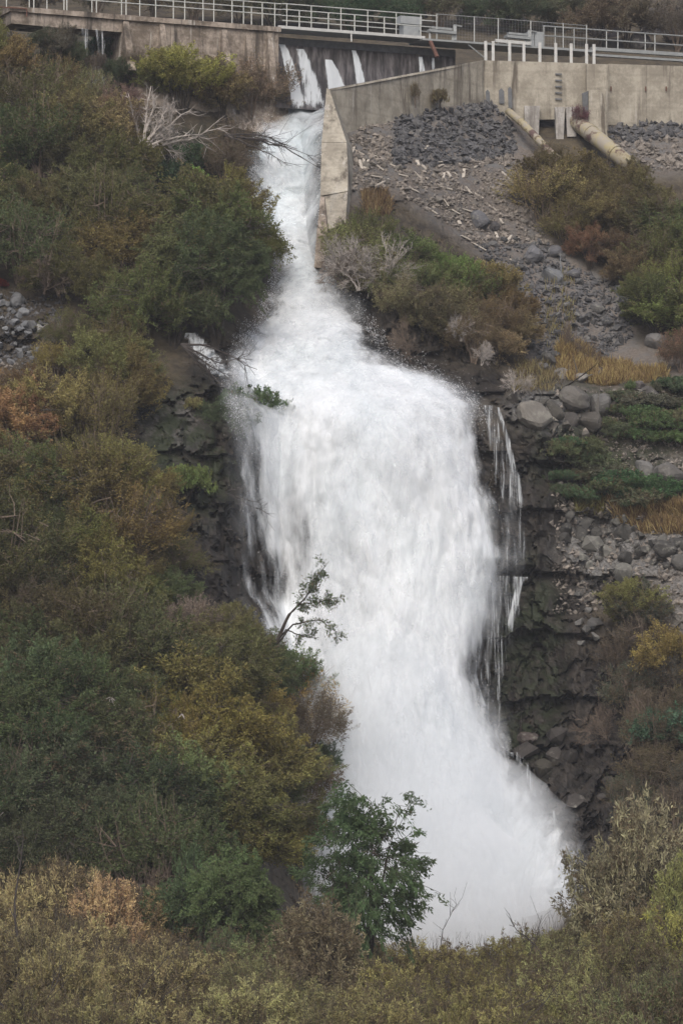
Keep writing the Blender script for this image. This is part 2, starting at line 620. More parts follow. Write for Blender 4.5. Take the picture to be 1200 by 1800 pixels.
cliff = np.maximum.reduce([blob(940, 1000, 110, 330), blob(1020, 1330, 190, 240), blob(388, 890, 78, 270), blob(640, 560, 110, 130) * 0.8, blob(780, 680, 130, 40),
                           blob(440, 370, 70, 130) * 0.8, blob(385, 660, 70, 60), blob(20, 580, 90, 60) * 0.6, blob(300, 760, 70, 90), blob(320, 300, 110, 80) * 0.7, blob(950, 740, 60, 60), blob(650, 1000, 270, 600)])
dryr = np.maximum.reduce([blob(1050, 960, 60, 90), blob(1120, 960, 130, 60), blob(1120, 840, 120, 60) * 0.6, blob(980, 720, 90, 40), blob(1180, 1060, 60, 60) * .6, blob(300, 750, 45, 60) * 0.5])
soil = np.maximum.reduce([in_poly(GX, GY, [(610, 200), (900, 170), (960, 300), (960, 420), (1120, 520), (1120, 620), (930, 650), (880, 480), (700, 350), (600, 360)]).astype(float),
                          blob(1160, 260, 90, 50), blob(1090, 640, 120, 40), blob(1180, 1030, 50, 40), in_poly(GX, GY, [(550, -300), (2100, -300), (2100, 110), (550, 110)]) * 0.12])
soil = smooth1(smooth1(soil, 0, 9), 1, 9)
moss = np.maximum.reduce([blob(930, 1170, 60, 180), blob(330, 320, 130, 90), blob(130, 100, 110, 70), blob(420, 780, 70, 90), blob(330, 800, 90, 120), blob(1080, 780, 150, 120) * 0.8])
n1 = fbm(p0 * np.array([0.22, 0.22, 0.22]), 4)
n2 = fbm(p0 * 0.9 + 31, 4)
wd1, wd2, wid = worley(p0 * np.array([0.7, 0.45, 0.34]) + n2[..., None] * 0.55)
xd1, xd2, xid = worley(p0 * np.array([1.9, 1.2, 1.25]) + n2[..., None] * 0.5 + 9)
led = (p0[..., 2] + 0.5 * n1 + 0.25 * n2) / 2.3
rocky = (wid - 0.5) * 1.2 + (xid - 0.5) * 0.45 + 0.12 * (1 - sstep(0, 0.12, wd2 - wd1)) + 0.30 * n2 + 0.7 * ((led - np.floor(led)) - 0.5)
calm = np.where(GY < 175, 0.15, 1.0)
Ymap = BASE + calm * (0.55 * n1 + 0.18 * n2 + np.clip(cliff + 0.6 * dryr, 0, 1) * 0.75 * rocky)
with np.errstate(divide='ignore'):
    b_ = (900 - GY) / F
    down = -(_s + b_ * _c)
    Yg = np.where(down > 1e-4, (ZC + 0.05) * (_c - b_ * _s) / np.maximum(down, 1e-4), 1e6)
Ymap = np.minimum(Ymap, Yg)


def T(px, py):
    """terrain depth at a photograph pixel"""
    px, py = np.asarray(px, float), np.asarray(py, float)
    i = np.clip(np.searchsorted(gpx, px) - 1, 0, len(gpx) - 2)
    j = np.clip(np.searchsorted(gpy, py) - 1, 0, len(gpy) - 2)
    u = np.clip((px - gpx[i]) / (gpx[i + 1] - gpx[i]), 0, 1)
    v = np.clip((py - gpy[j]) / (gpy[j + 1] - gpy[j]), 0, 1)
    return (Ymap[j, i] * (1 - u) + Ymap[j, i + 1] * u) * (1 - v) + (Ymap[j + 1, i] * (1 - u) + Ymap[j + 1, i + 1] * u) * v


def grid_faces(nr, nc):
    a = np.arange(nr * nc).reshape(nr, nc)
    return np.stack([a[:-1, :-1], a[1:, :-1], a[1:, 1:], a[:-1, 1:]], -1).reshape(-1, 4)


pt = P(GX, GY, Ymap)
hill = link('hillside', mesh_np('hillside', pt.reshape(-1, 3), grid_faces(*GX.shape), terrain_mat(),
            {'rock': cliff, 'dry_rock': np.clip(dryr, 0, 1), 'soil': soil, 'moss': np.clip(moss, 0, 1)}, False))
tag(hill, 'steep canyon side of soil, scree and dark basalt', kind='structure')
gm = MB()
gm.add([(-420, -60, 0), (420, -60, 0), (420, 330, 0), (-420, 330, 0)], [[0, 1, 2], [0, 2, 3]])
ground = gm.build('ground', simple('river flat soil', (0.07, 0.058, 0.04), 0.95, 0.35, 0.8))
tag(ground, kind='structure')

hz = MB()
hz.box((0, 135, 34), (880, 420, 72))
hm = bpy.data.materials.new('haze')
hm.use_nodes = True
hm.node_tree.nodes.clear()
_o = hm.node_tree.nodes.new('ShaderNodeOutputMaterial')
_v = hm.node_tree.nodes.new('ShaderNodeVolumePrincipled')
_v.inputs['Color'].default_value = (0.93, 0.95, 1.0, 1)
_v.inputs['Density'].default_value = 0.00025
hm.node_tree.links.new(_v.outputs[0], _o.inputs['Volume'])
haze = hz.build('haze', hm)
tag(haze, kind='stuff')

# ------------------------------------------------------------------ dam, walls, walkway
ZD = 38.82


def WY(px):
    return 165.0 + 13.0 * px / 1200.0


def wp(px, dz=0.0, dy=0.0):
    return PZ(px, WY(px) + dy, ZD + dz)


along = wp(1200) - wp(0)
along /= np.linalg.norm(along)
back = np.array([-along[1], along[0], 0.0])     # away from the camera


def face(pts):
    """pixel + depth triples to world points"""
    return [P(*q) for q in pts]


# left dam wall: cap, face panels, ribs
dam = thing('dam_wall', wp(270, -2), 'old stained concrete dam wall under the walkway with a dark hollow below its lip', 'dam', local=False)
px_s = [20, 110, 215, 300, 395, 490]
for a, b in zip(px_s[:-1], px_s[1:]):
    mb = MB()
    low = -0.75 if b <= 215 else -2.4
    f_ = [wp(a + 0.4, -0.12), wp(b - 0.4, -0.12), wp(b - 0.4, low - 0.1 * random.random()), wp(a + 0.4, low)]
    mb.prism(f_, back * 1.6)
    mb.build('wall_panel', CONC_OLD, dam)
mb = MB()
mb.prism([wp(18, -0.02, -0.12), wp(494, -0.02, -0.12), wp(494, -0.24, -0.12), wp(18, -0.24, -0.12)], back * 1.9)
mb.build('coping', CONC_OLD, dam)
for (a, w, top, bot, sl) in ((217, 9, -0.2, -2.6, 1.0), (281, 8, -0.2, -2.5, 0.9), (390, 9, -0.3, -2.6, 0.9), (432, 8, -0.5, -2.3, 0.8), (470, 9, -0.3, -2.9, 0.7)):
    mb = MB()
    q = [wp(a, top, -0.05), wp(a + w, top, -0.05), wp(a + w + 14 * sl, bot, -1.2 * sl), wp(a + 9 * sl, bot, -1.2 * sl)]
    mb.prism(q, back * (1.25 * sl + 0.1))
    mb.build('rib', CONC_OLD, dam)
# lower sloping apron of the dam between the ribs
mb = MB()
mb.prism([wp(235, -2.2, -0.1), wp(500, -2.3, -0.1), wp(512, -5.2, -1.6), wp(250, -4.4, -1.6)], back * 1.2)
mb.build('apron', CONC_OLD, dam)

# spillway: a long rolled crest with streaming water
spill = thing('spillway', wp(640, -2), 'dark wet spillway face below the footbridge with thin streams running down it', 'spillway', local=False)
nx, nz = 90, 26
vx = np.linspace(484, 800, nx)
prof_y = []
for k in range(nz):
    t = k / (nz - 1)
    prof_y.append((0.9 - 1.3 * t - 1.0 * t * t, -0.62 - 3.2 * (t ** 1.35)))
V = np.array([[wp(x, z, y) for x in vx] for (y, z) in prof_y])
V += (0.05 * fbm(V * np.array([2.5, 1, 0.4]), 3))[..., None] * np.array([0, 1, 0])
link('spillway_face', mesh_np('spillway_face', V.reshape(-1, 3), grid_faces(nz, nx), WEIR, None, True), spill)
mb = MB()
mb.prism([wp(484, -0.25, 1.2), wp(800, -0.25, 1.2), wp(800, -0.9, 1.2), wp(484, -0.9, 1.2)], back * 0.5)
mb.build('crest_beam', STEELD, spill)


def weir_surface(px, t):
    y = 0.9 - 1.3 * t - 1.0 * t * t
    z = -0.62 - 3.2 * t ** 1.35
    return wp(px, z, y - 0.07)


def film(name, edges, surf, mat, label=None, parent=None, dens=0.6, blue=0.1, nx=14, nz=40, cat='stream', group=None, wob=0.04):
    """a strip of falling water: edges is a list of (left, right, v) down the strip, surf(px, v) gives the world point"""
    e = np.array(edges, float)
    tt = np.linspace(0, 1, len(e))
    s = np.linspace(0, 1, nz)
    L, R, Vv = (np.interp(s, tt, e[:, k]) for k in range(3))
    pts, ds = [], []
    for k in range(nz):
        for j in range(nx):
            u = j / (nx - 1)
            pts.append(surf(L[k] + (R[k] - L[k]) * u, Vv[k]))
            edge = min(1, 4 * min(u, 1 - u) + 0.1)
            endf = min(1, 6 * (1 - s[k]) + 0.25)
            ds.append(dens * edge * endf)
    pts = np.array(pts)
    pts[:, 1] += wob * fbm(pts * np.array([4, 1, 1.2]), 3)
    o = link(name, mesh_np(name, pts, grid_faces(nz, nx), mat, {'dens': ds, 'blue': np.full(len(ds), blue)}, True), parent)
    if label:
        tag(o, label, cat, group)
    return o


SG = 'streams running over the spillway'
for (l0, r0, l1, r1, t0, t1, dn, lab) in (
        (488, 502, 512, 540, 0.02, 1.0, 1.35, 'broad white stream pouring over the end of the spillway nearest the old dam wall'),
        (518, 536, 534, 578, 0.12, 1.0, 0.95, 'ragged white stream on the spillway between two stronger streams'),
        (570, 585, 574, 628, 0.3, 1.0, 1.4, 'wide white sheet of foam low on the spillway behind the pier top'),
        (617, 626, 628, 652, 0.05, 0.9, 1.2, 'narrow bright stream falling straight below the drop pipe of the footbridge'),
        (694, 699, 697, 706, 0.5, 0.85, 0.5, 'faint thin trickle on the dark middle of the spillway'),
        (734, 743, 738, 756, 0.1, 0.9, 0.9, 'short white trickle near the rusty strut of the spillway'),
        (757, 764, 760, 772, 0.1, 0.9, 0.7, 'last short trickle of the spillway beside the rusty strut')):
    film('stream', [(l0, r0, t0), ((l0 + l1) / 2, (r0 + r1) / 2, (t0 + t1) / 2), (l1, r1, t1)], weir_surface, W_FILM, lab, None, dn, 0.15, group=SG)

# wing wall along the chute and the headworks wall
WTOP = [(578, 164.0, 157), (850, 173.4, 106), (1030, 174.2, 111), (1260, 175.4, 118)]


def wall_y(px):
    return float(np.interp(px, [w[0] for w in WTOP], [w[1] for w in WTOP]))


def wall_top(px):
    return float(np.interp(px, [w[0] for w in WTOP], [w[2] for w in WTOP]))


wing = thing('retaining_wall', P(700, 210, 168.5), 'long tan concrete retaining wall rising beside the top of the chute', 'wall', local=False)


def wall_panel(a, b, bot_a, bot_b, par, mat=CONC, proud=0.0, name='wall_panel', thick=0.45, steps=6):
    xs = np.linspace(a, b, steps)
    top = [P(x, wall_top(x), wall_y(x) - proud) for x in xs]
    bot = [P(x, bot_a + (bot_b - bot_a) * (x - a) / (b - a), wall_y(x) - proud) for x in xs[::-1]]
    for q in bot:
        pass
    m_ = MB()
    m_.prism(top + bot, (0.05, thick + proud, 0))
    return m_.build(name, mat, par)


for (a, b, ba, bb) in ((579, 668, 262, 235), (668.3, 758, 235, 215), (758.3, 849.6, 215, 205)):
    wall_panel(a, b, ba, bb, wing)
# coping lip along the top
xs = np.linspace(579, 849, 10)
mb = MB()
mb.prism([P(x, wall_top(x) - 0.8, wall_y(x) - 0.015) for x in xs] + [P(x, wall_top(x) + 3, wall_y(x) - 0.015) for x in xs[::-1]], (0.04, 0.5, 0))
mb.build('coping', CONC, wing)
# end pier: stacked tapering blocks that follow the chute down
PB = [[(574, 155, 164), (579, 157, 164), (601, 225, 162.8), (609, 250, 162.3), (565, 250, 162.3)],
      [(565, 250.6, 162.2), (609, 250.6, 162.2), (612, 300, 161.2), (611, 336, 160.4), (563, 344, 160.4)],
      [(569, 345.5, 160.3), (611, 337, 160.3), (607, 392, 159), (576, 404, 158.8)],
      [(563, 345, 160.1), (570, 346, 160.1), (577, 404, 158.8), (574, 400, 158.7), (558, 400, 158.7)],
      [(557, 401, 158.5), (575, 401, 158.5), (572, 440, 157.9), (568, 470, 157.6), (552, 470, 157.6)]]
for k, q in enumerate(PB):
    m_ = MB()
    m_.prism(face(q), (0.25, 1.5, -0.1))
    m_.build('pier_block', CONC if k < 3 else CONC_OLD, wing)

head = thing('headworks_wall', P(1000, 200, 174), 'high tan concrete headworks wall carrying the short white posts of the walkway', 'wall', local=False)
wall_panel(850.2, 905, 205, 215, head)
wall_panel(905, 1030, 210, 210, head)
wall_panel(1068, 1135, 245, 245, head)
wall_panel(1135.3, 1260, 245, 245, head)
m_ = MB()
m_.prism(face([(1030, 112, 173.9), (1068, 113, 173.9), (1068, 160, 173.9), (1068, 250, 173.9), (1030, 250, 173.9)]), (0, 0.9, 0))
m_.build('wall_panel', CONC, head)
m_ = MB()
m_.prism(face([(1034, 158, 173.2), (1054, 158, 173.2), (1060, 168, 173.2), (1068, 250, 173.0), (1034, 250, 173.0)]), (0, 0.68, 0))
m_.build('buttress', CONC, head)
m_ = MB()
m_.prism(face([(1022, 164, 173.6), (1033, 160, 173.6), (1033, 240, 173.6), (1028, 240, 173.6)]), (0, 0.25, 0))
m_.build('drain_slot', STEELD, head)
for (a, b, t, bo) in ((921, 948, 186, 240), (975, 992, 188, 245), (994, 1014, 188, 240)):
    m_ = MB()
    m_.prism(face([(a, t, 173.3), (b, t, 173.3), (b - 2, bo, 173.1), (a + 2, bo, 173.1)]), (0, 0.9, 0))
    m_.build('column', PLASTER, head)
for (a, b, t, bo) in ((853, 860, 157, 185), (876, 885, 155, 182), (892, 899, 152, 190)):
    m_ = MB()
    m_.prism(face([(a, t + 4, wall_y(a) - 0.05), ((a + b) / 2, t, wall_y(a) - 0.05), (b, t + 5, wall_y(a) - 0.05), (b + 1, bo, wall_y(a) - 0.05), (a + 1, bo, wall_y(a) - 0.05)]), (0, 0.04, 0))
    m_.build('drain_slot', STEELD, head)
for x in (1063, 1073, 1134, 1170):
    m_ = MB()
    m_.beam(P(x, 152, wall_y(x) - 0.06), P(x, 160, wall_y(x) - 0.06), 0.06, 0.05)
    m_.build('iron_bolt', RUST, head)
for k in range(5):
    m_ = MB()
    y0 = 130 + k * 11
    m_.beam(P(975, y0, wall_y(980) - 0.07), P(987, y0 + 0.5, wall_y(980) - 0.07), 0.05, 0.06)
    m_.build('iron_rung', STEELD, head)

# penstock pipes
for (pts, r, lab) in (([(1008, 212, 173.6), (1040, 236, 172.0), (1075, 265, 170.6), (1098, 284, 170.3), (1116, 300, 170.6)], 0.36, 'fat yellow lichened pipe sloping out of the headworks wall beside the buttress'),
                      ([(893, 196, 173.2), (915, 214, 172.0), (940, 240, 170.9), (968, 270, 169.6), (990, 290, 169)], 0.17, 'thin pale pipe sloping down from the headworks wall into brown shrubs')):
    t = thing('penstock_pipe', P(*pts[0]), lab, 'pipe')
    w = np.array(face(pts))
    w = w - w[0]
    ts = np.linspace(0, len(w) - 1, 14)
    w = np.stack([np.interp(ts, np.arange(len(w)), w[:, k]) for k in range(3)], 1)
    m_ = MB()
    m_.tube(w, r, 18)
    m_.build('pipe', PIPE, t, True)
    for k in (3, 7, 11):
        m_ = MB()
        d = (w[k + 1] - w[k - 1]) / np.linalg.norm(w[k + 1] - w[k - 1])
        m_.tube([w[k] - d * 0.07, w[k] + d * 0.07], r * 1.09, 18)
        m_.build('pipe_band', PIPE, t)

# short white posts under the right walkway
post_x = [853, 866, 895, 920, 948, 976, 1003, 1030, 1043]
walk = thing('walkway', wp(1000), 'grey steel walkway resting on a row of short white posts', 'walkway', local=False)
for x in post_x:
    top = wp(x, -0.12, -0.25)
    m_ = MB()
    bz = P(x, wall_top(x) + 2, wall_y(x) + 0.15)[2]
    top[1] = wall_y(x) + 0.15
    top[0] = P(x, 95, top[1])[0]
    m_.box((top[0], top[1], (top[2] + bz) / 2), (0.13, 0.13, top[2] - bz + 0.1))
    m_.build('post', WHITEP, walk)
m_ = MB()
m_.prism([wp(742, -0.08, -0.3), wp(1045, -0.05, -0.3), wp(1045, -0.16, -0.3), wp(742, -0.16, -0.3)], back * 1.5)
m_.build('deck', GALV, walk)
m_ = MB()
m_.beam(wp(870, 0.05, -0.36), wp(933, 0.02, -0.36), 0.06, 0.14)
m_.build('edge_plate', WHITEP, walk)
m_ = MB()
m_.beam(wp(822, -0.2, -0.2), wp(851, -0.75, -0.2), 0.05, 0.05)
m_.build('diagonal_brace', GALV, walk)
m_ = MB()
m_.beam(wp(756, -0.2, -0.3), wp(768, -1.0, -1.0), 0.14, 0.10)
m_.build('rusty_strut', RUST, walk)
for dz, h in ((0.0, 0.16), (-0.28, 0.10)):
    m_ = MB()
    m_.beam(wp(1038, dz + 0.02, -0.1), wp(1270, dz + 0.05, -0.1), 0.25, h)
    m_.build('long_beam', GALV, walk)

# footbridge over the spillway
fb = thing('footbridge', wp(617), 'pale steel footbridge with twin railings spanning the dark spillway', 'footbridge', local=False)
m_ = MB()
m_.beam(wp(489, 0.0, 0.0), wp(746, 0.0, 0.0), 0.08, 0.13)
m_.build('deck_edge_beam', WHITEP, fb)
m_ = MB()
m_.prism([wp(489, -0.02, 0.06), wp(746, -0.02, 0.06), wp(746, -0.07, 0.06), wp(489, -0.07, 0.06)], back * 1.1)
m_.build('deck', GALV, fb)
for x in (504, 547, 599, 646, 696, 739):
    m_ = MB()
    m_.beam(wp(x, 0.05, -0.02), wp(x, 1.06, -0.02), 0.042, 0.042)
    m_.build('railing_post', RAILW, fb)
for x in (526, 577, 623, 675, 717):
    m_ = MB()
    m_.beam(wp(x, -0.02, 1.1), wp(x, 1.0, 1.1), 0.05, 0.05)
    m_.build('railing_post', RAILW, fb)
for dz, dy, nm in ((1.05, -0.02, 'top_rail'), (0.52, -0.02, 'middle_rail'), (1.0, 1.1, 'top_rail'), (0.5, 1.1, 'middle_rail')):
    m_ = MB()
    m_.tube([wp(496, dz, dy), wp(620, dz, dy), wp(766, dz - 0.02, dy)], 0.024, 6)
    m_.build(nm, RAILW, fb)
m_ = MB()
m_.beam(wp(617, -0.05, -0.02), wp(617.5, -0.42, -0.02), 0.06, 0.06)
m_.build('drop_pipe', WHITEP, fb)

# railing on the old dam
rl = thing('railing', wp(240), 'long two bar pale railing along the top of the old dam wall', 'railing', local=False)
for x in (-60, -25, 12, 52, 83, 113, 162, 214, 246, 274, 305, 325, 357, 376, 408, 428, 461, 483):
    m_ = MB()
    m_.beam(wp(x, -0.05, 0.1), wp(x, 1.06, 0.1), 0.042, 0.042)
    m_.build('railing_post', RAILW, rl)
for x in (60, 118, 170, 222, 442):
    m_ = MB()
    m_.beam(wp(x, -0.05, 1.2), wp(x, 1.02, 1.2), 0.05, 0.05)
    m_.build('railing_post', RAILW, rl)
for dz, dy, nm in ((1.05, 0.1, 'top_rail'), (0.55, 0.1, 'middle_rail'), (1.0, 1.2, 'top_rail')):
    m_ = MB()
    m_.tube([wp(-80, dz, dy), wp(200, dz, dy), wp(495, dz, dy)], 0.024, 6)
    m_.build(nm, RAILW, rl)
m_ = MB()
m_.beam(wp(0, -0.12, -0.2), wp(48, -0.1, -0.2), 0.06, 0.05)
m_.beam(wp(47.5, -0.1, -0.2), wp(47.5, -0.45, -0.2), 0.05, 0.05)
m_.build('rusty_bracket', RUST, rl)

# right railing and fence
rr = thing('railing', wp(1075), 'galvanised two bar railing beyond the fence at the far end of the walkway', 'railing', local=False)
for x in (955, 975, 1008, 1065, 1085, 1133, 1150, 1212):
    m_ = MB()
    m_.beam(wp(x, -0.02, 0.3), wp(x, 1.0, 0.3), 0.05, 0.05)
    m_.build('railing_post', GALV, rr)
for dz in (0.99, 0.55):
    m_ = MB()
    m_.tube([wp(953, dz, 0.3), wp(1270, dz, 0.3)], 0.032, 6)
    m_.build('top_rail' if dz > 0.8 else 'middle_rail', GALV, rr)
fe = thing('fence', wp(900), 'thin wire fence with slim steel posts above the white posts', 'fence', local=False)
for x in (767, 833, 875, 932, 989, 1030):
    m_ = MB()
    m_.beam(wp(x, -0.1, -0.1), wp(x, 1.12, -0.1), 0.05, 0.05)
    m_.build('fence_post', GALV, fe)
m_ = MB()
m_.tube([wp(767, 1.1, -0.1), wp(900, 1.1, -0.1), wp(1030, 1.08, -0.1)], 0.016, 5)
m_.build('top_wire', GALV, fe)
m_ = MB()
for k in range(1, 8):
    m_.tube([wp(767, 0.13 * k, -0.1), wp(1030, 0.13 * k, -0.1)], 0.0035, 3)
for x in np.arange(770, 1030, 5.2):
    m_.tube([wp(x, 0.0, -0.1), wp(x, 1.08, -0.1)], 0.003, 3)
o = m_.build('wire_mesh', GALV, fe)
o['kind'] = 'stuff'
# control cabinet, hoists
cb = thing('control_cabinet', wp(722), 'pale grey control cabinet standing at the end of the footbridge', 'cabinet', local=False)
for (a, b, z0, z1, dy, nm) in ((704, 741, 0.65, 1.0, 0.4, 'hood'), (709, 739, 0.06, 0.648, 0.45, 'cabinet_body')):
    m_ = MB()
    m_.prism([wp(a, z0, dy), wp(b, z0, dy), wp(b, z1, dy), wp(a, z1, dy)], back * 0.5)
    m_.build(nm, CABINET, cb)
m_ = MB()
m_.beam(wp(736, 0.3, 0.42), wp(736, 0.4, 0.42), 0.03, 0.03)
m_.build('handle', STEELD, cb)
for (a, b, lab) in ((752, 803, 'low gate hoist with a raised crank post next to the cabinet'), (888, 934, 'low gate hoist with a flat table beside the grey box on the walkway')):
    h_ = thing('gate_hoist', wp((a + b) / 2), lab, 'gate hoist', local=False)
    m_ = MB()
    m_.beam(wp(a, 0.33, 0.0), wp(b - 4, 0.30, 0.0), 0.35, 0.12)
    m_.build('table', GALV, h_)
    m_ = MB()
    m_.beam(wp(a + 4, 0.48, 0.0), wp(b - 10, 0.46, 0.0), 0.2, 0.10)
    m_.build('shaft', GALV, h_)
    for x in (a + 3, b - 8):
        m_ = MB()
        m_.beam(wp(x, -0.04, 0.0), wp(x, 0.27, 0.0), 0.09, 0.09)
        m_.build('leg', GALV, h_)
    m_ = MB()
    m_.beam(wp(b - 4, 0.0, 0.0), wp(b - 4, 0.66, 0.0), 0.16, 0.12)
    m_.build('crank_post', CABINET, h_)
    m_ = MB()
    m_.beam(wp(b - 6, 0.68, 0.0), wp(b + 8, 0.64, 0.0), 0.06, 0.06)
    m_.build('crank_arm', GALV, h_)
bx = thing('electric_box', wp(945), 'pair of upright grey boxes beside the flat hoist table', 'box', local=False)
for (a, b, z1) in ((927, 938, 0.62), (939.5, 954, 0.66)):
    m_ = MB()
    m_.prism([wp(a, 0.0, 0.05), wp(b, 0.0, 0.05), wp(b, z1, 0.05), wp(a, z1, 0.05)], back * 0.35)
    m_.build('box_body', CABINET, bx)

# ------------------------------------------------------------------ main waterfall
EL = [(172, 512), (200, 492), (215, 480), (265, 445), (330, 455), (370, 447), (400, 470), (440, 488), (480, 497), (520, 480), (560, 468), (590, 440), (615, 418), (650, 402), (700, 412),
      (740, 424), (770, 430), (900, 428), (1000, 428), (1070, 440), (1110, 452), (1160, 470), (1250, 490), (1350, 505), (1420, 520), (1520, 550), (1620, 590), (1690, 600)]
ER = [(172, 576), (250, 566), (345, 562), (400, 557), (455, 556), (475, 575), (500, 592), (540, 622), (575, 645), (610, 662), (640, 690), (655, 745), (680, 800), (708, 840), (740, 848), (800, 858),
      (900, 886), (980, 902), (1010, 882), (1080, 872), (1150, 858), (1185, 850), (1230, 858), (1290, 884), (1330, 902), (1370, 925), (1440, 968), (1500, 1005), (1580, 1028), (1690, 1040)]
wy = np.arange(168, 1690, 2.5)
nu = 210
wl = np.interp(wy, [a for a, b in EL], [b for a, b in EL])
wr = np.interp(wy, [a for a, b in ER], [b for a, b in ER])


# smooth base depth of the fall (without the rock noise), at centre line and sides
def TB(px, py):
    px, py = np.asarray(px, float), np.asarray(py, float)
    i = np.clip(np.searchsorted(gpx, px) - 1, 0, len(gpx) - 2)
    j = np.clip(np.searchsorted(gpy, py) - 1, 0, len(gpy) - 2)
    u = np.clip((px - gpx[i]) / (gpx[i + 1] - gpx[i]), 0, 1)
    v = np.clip((py - gpy[j]) / (gpy[j + 1] - gpy[j]), 0, 1)
    return (BASE[j, i] * (1 - u) + BASE[j, i + 1] * u) * (1 - v) + (BASE[j + 1, i] * (1 - u) + BASE[j + 1, i + 1] * u) * v


lip = np.interp(wy, [168, 250, 430, 520, 640, 720, 850, 1100, 1400, 1690], [0.5, 0.6, 0.7, 1.2, 2.1, 2.7, 3.2, 3.6, 4.2, 5.2])
floorY = np.interp(wy, [168, 230, 300, 380, 450, 550, 650, 720, 800, 1050, 1250, 1400, 1550, 1690], [173, 169.3, 166.6, 163.8, 161.2, 157.2, 152.5, 150.4, 149.8, 149, 148, 147, 146, 145])


lip = smooth1(lip, 0, 61)
wls, wrs = smooth1(wl, 0, 121), smooth1(wr, 0, 121)
floorY = smooth1(floorY, 0, 61)


def water_layer(off, grow, dens_scale, amp, seed):
    u = np.linspace(0, 1, nu)
    wide = wr - wl
    m = 45.0 * 0 + grow
    X = (wls - m)[:, None] + (wrs - wls + 2 * m)[:, None] * u[None]
    X = X + (wl - wls)[:, None] * (1 - u[None]) ** 9 + (wr - wrs)[:, None] * u[None] ** 9
    Yp = np.repeat(wy[:, None], nu, 1)
    sh = 1 - (2 * u[None] - 1) ** 2
    fl0 = sstep(640, 740, Yp)
    tb = np.minimum(TB(X, np.minimum(Yp, 1560)), floorY[:, None] + 1.5)
    side = np.maximum(np.repeat(floorY[:, None], nu, 1) - lip[:, None] * np.sqrt(np.clip(sh, 0, 1)) * 0.9 - 0.25, 0)
    Y = np.minimum(side, tb - 0.35 - 1.3 * fl0) - off
    pw = P(X, Yp, Y)
    fl = sstep(620, 760, Yp)                     # below the lip the water falls free and streaks
    bil = (1 - fl) * np.abs(fbm(pw * 0.5 + seed, 4)) + fl * np.abs(fbm(pw * np.array([0.55, 0.5, 0.22]) + seed, 4))     # billows, then falling streaks
    bil2 = (1 - fl) * np.abs(fbm(pw * 1.9 + seed + 7, 3)) + fl * np.abs(fbm(pw * np.array([2.2, 1.6, 0.6]) + seed + 7, 3))
    edge_m = np.minimum(X - (wl - m)[:, None], (wr + m)[:, None] - X) / 46.0
    soft = sstep(0, 1.2, edge_m)
    Y = Y - amp * (1.0 * bil + 0.09 * bil2 + 2.2 * fbm(pw * np.array([0.22, 0.2, 0.08]) + seed + 90, 2)) * (0.35 + 0.65 * soft)
    ragged = 0.25 * fbm(pw * np.array([0.9, 0.9, 0.7]) + seed + 40, 3)
    X2 = X + 46 * ragged * (1 - soft)
    dens = np.clip(edge_m / 1.3, 0, 1) ** 0.8 * dens_scale
    dens = dens - (0.18 + 0.3 * dens_scale) * np.clip(fbm(pw * np.array([0.33, 0.3, 0.12]) + 60 + seed, 3) - 0.05, 0, 1)
    dens *= 1 - 0.25 * (1 - sstep(168, 178, Yp))
    dens = dens + 0.35 * dens_scale * (1 - sstep(420, 520, Yp)) * np.clip(edge_m, 0, 1)
    dens = dens - (0.12 + 0.16 * dens_scale) * fl * np.clip(fbm(pw * np.array([0.8, 0.7, 0.09]) + 33 + seed, 3), 0, 1)
    for (cx, cy, rx, ry, k) in ((472, 990, 26, 75, 0.55), (860, 790, 30, 70, 0.45), (455, 930, 12, 160, 0.3), (835, 1160, 40, 60, 0.35), (690, 960, 60, 50, 0.1),
                                (905, 1350, 26, 50, 0.4), (655, 590, 30, 40, 0.3), (870, 940, 30, 60, 0.25), (490, 1040, 22, 50, 0.45)):
        dens = dens - k * np.exp(-((X - cx) / rx) ** 2 - ((Yp - cy) / ry) ** 2)
    blue = np.clip(1.0 - sstep(180, 620, Yp), 0, 1) * (0.35 + 0.7 * fbm(pw * 0.5 + 3, 3)) + 0.25 * np.clip(fbm(pw * np.array([0.4, .4, .2]) + 70, 3), 0, 1)
    return P(X2, Yp, Y), np.clip(dens, 0, 1.3), np.clip(blue, 0, 1)


fall = None
pw0, d0, bl0 = water_layer(0.0, 8, 1.0, 0.5, 0)
fall = link('waterfall', mesh_np('waterfall', pw0.reshape(-1, 3), grid_faces(len(wy), nu), W_CORE, {'dens': d0, 'blue': bl0}, True))
tag(fall, 'wide roaring white waterfall plunging down the middle of the canyon side', 'waterfall')
for k, (off, grow, ds, amp, sd) in enumerate(((0.5, 24, 0.50, 0.5, 21), (1.0, 38, 0.40, 0.6, 45))):
    pw1, d1, bl1 = water_layer(off, grow, ds, amp, sd)
    link('flying_spray', mesh_np('flying_spray', pw1.reshape(-1, 3), grid_faces(len(wy), nu), W_VEIL, {'dens': d1, 'blue': bl1 * 0.5}, True), fall)

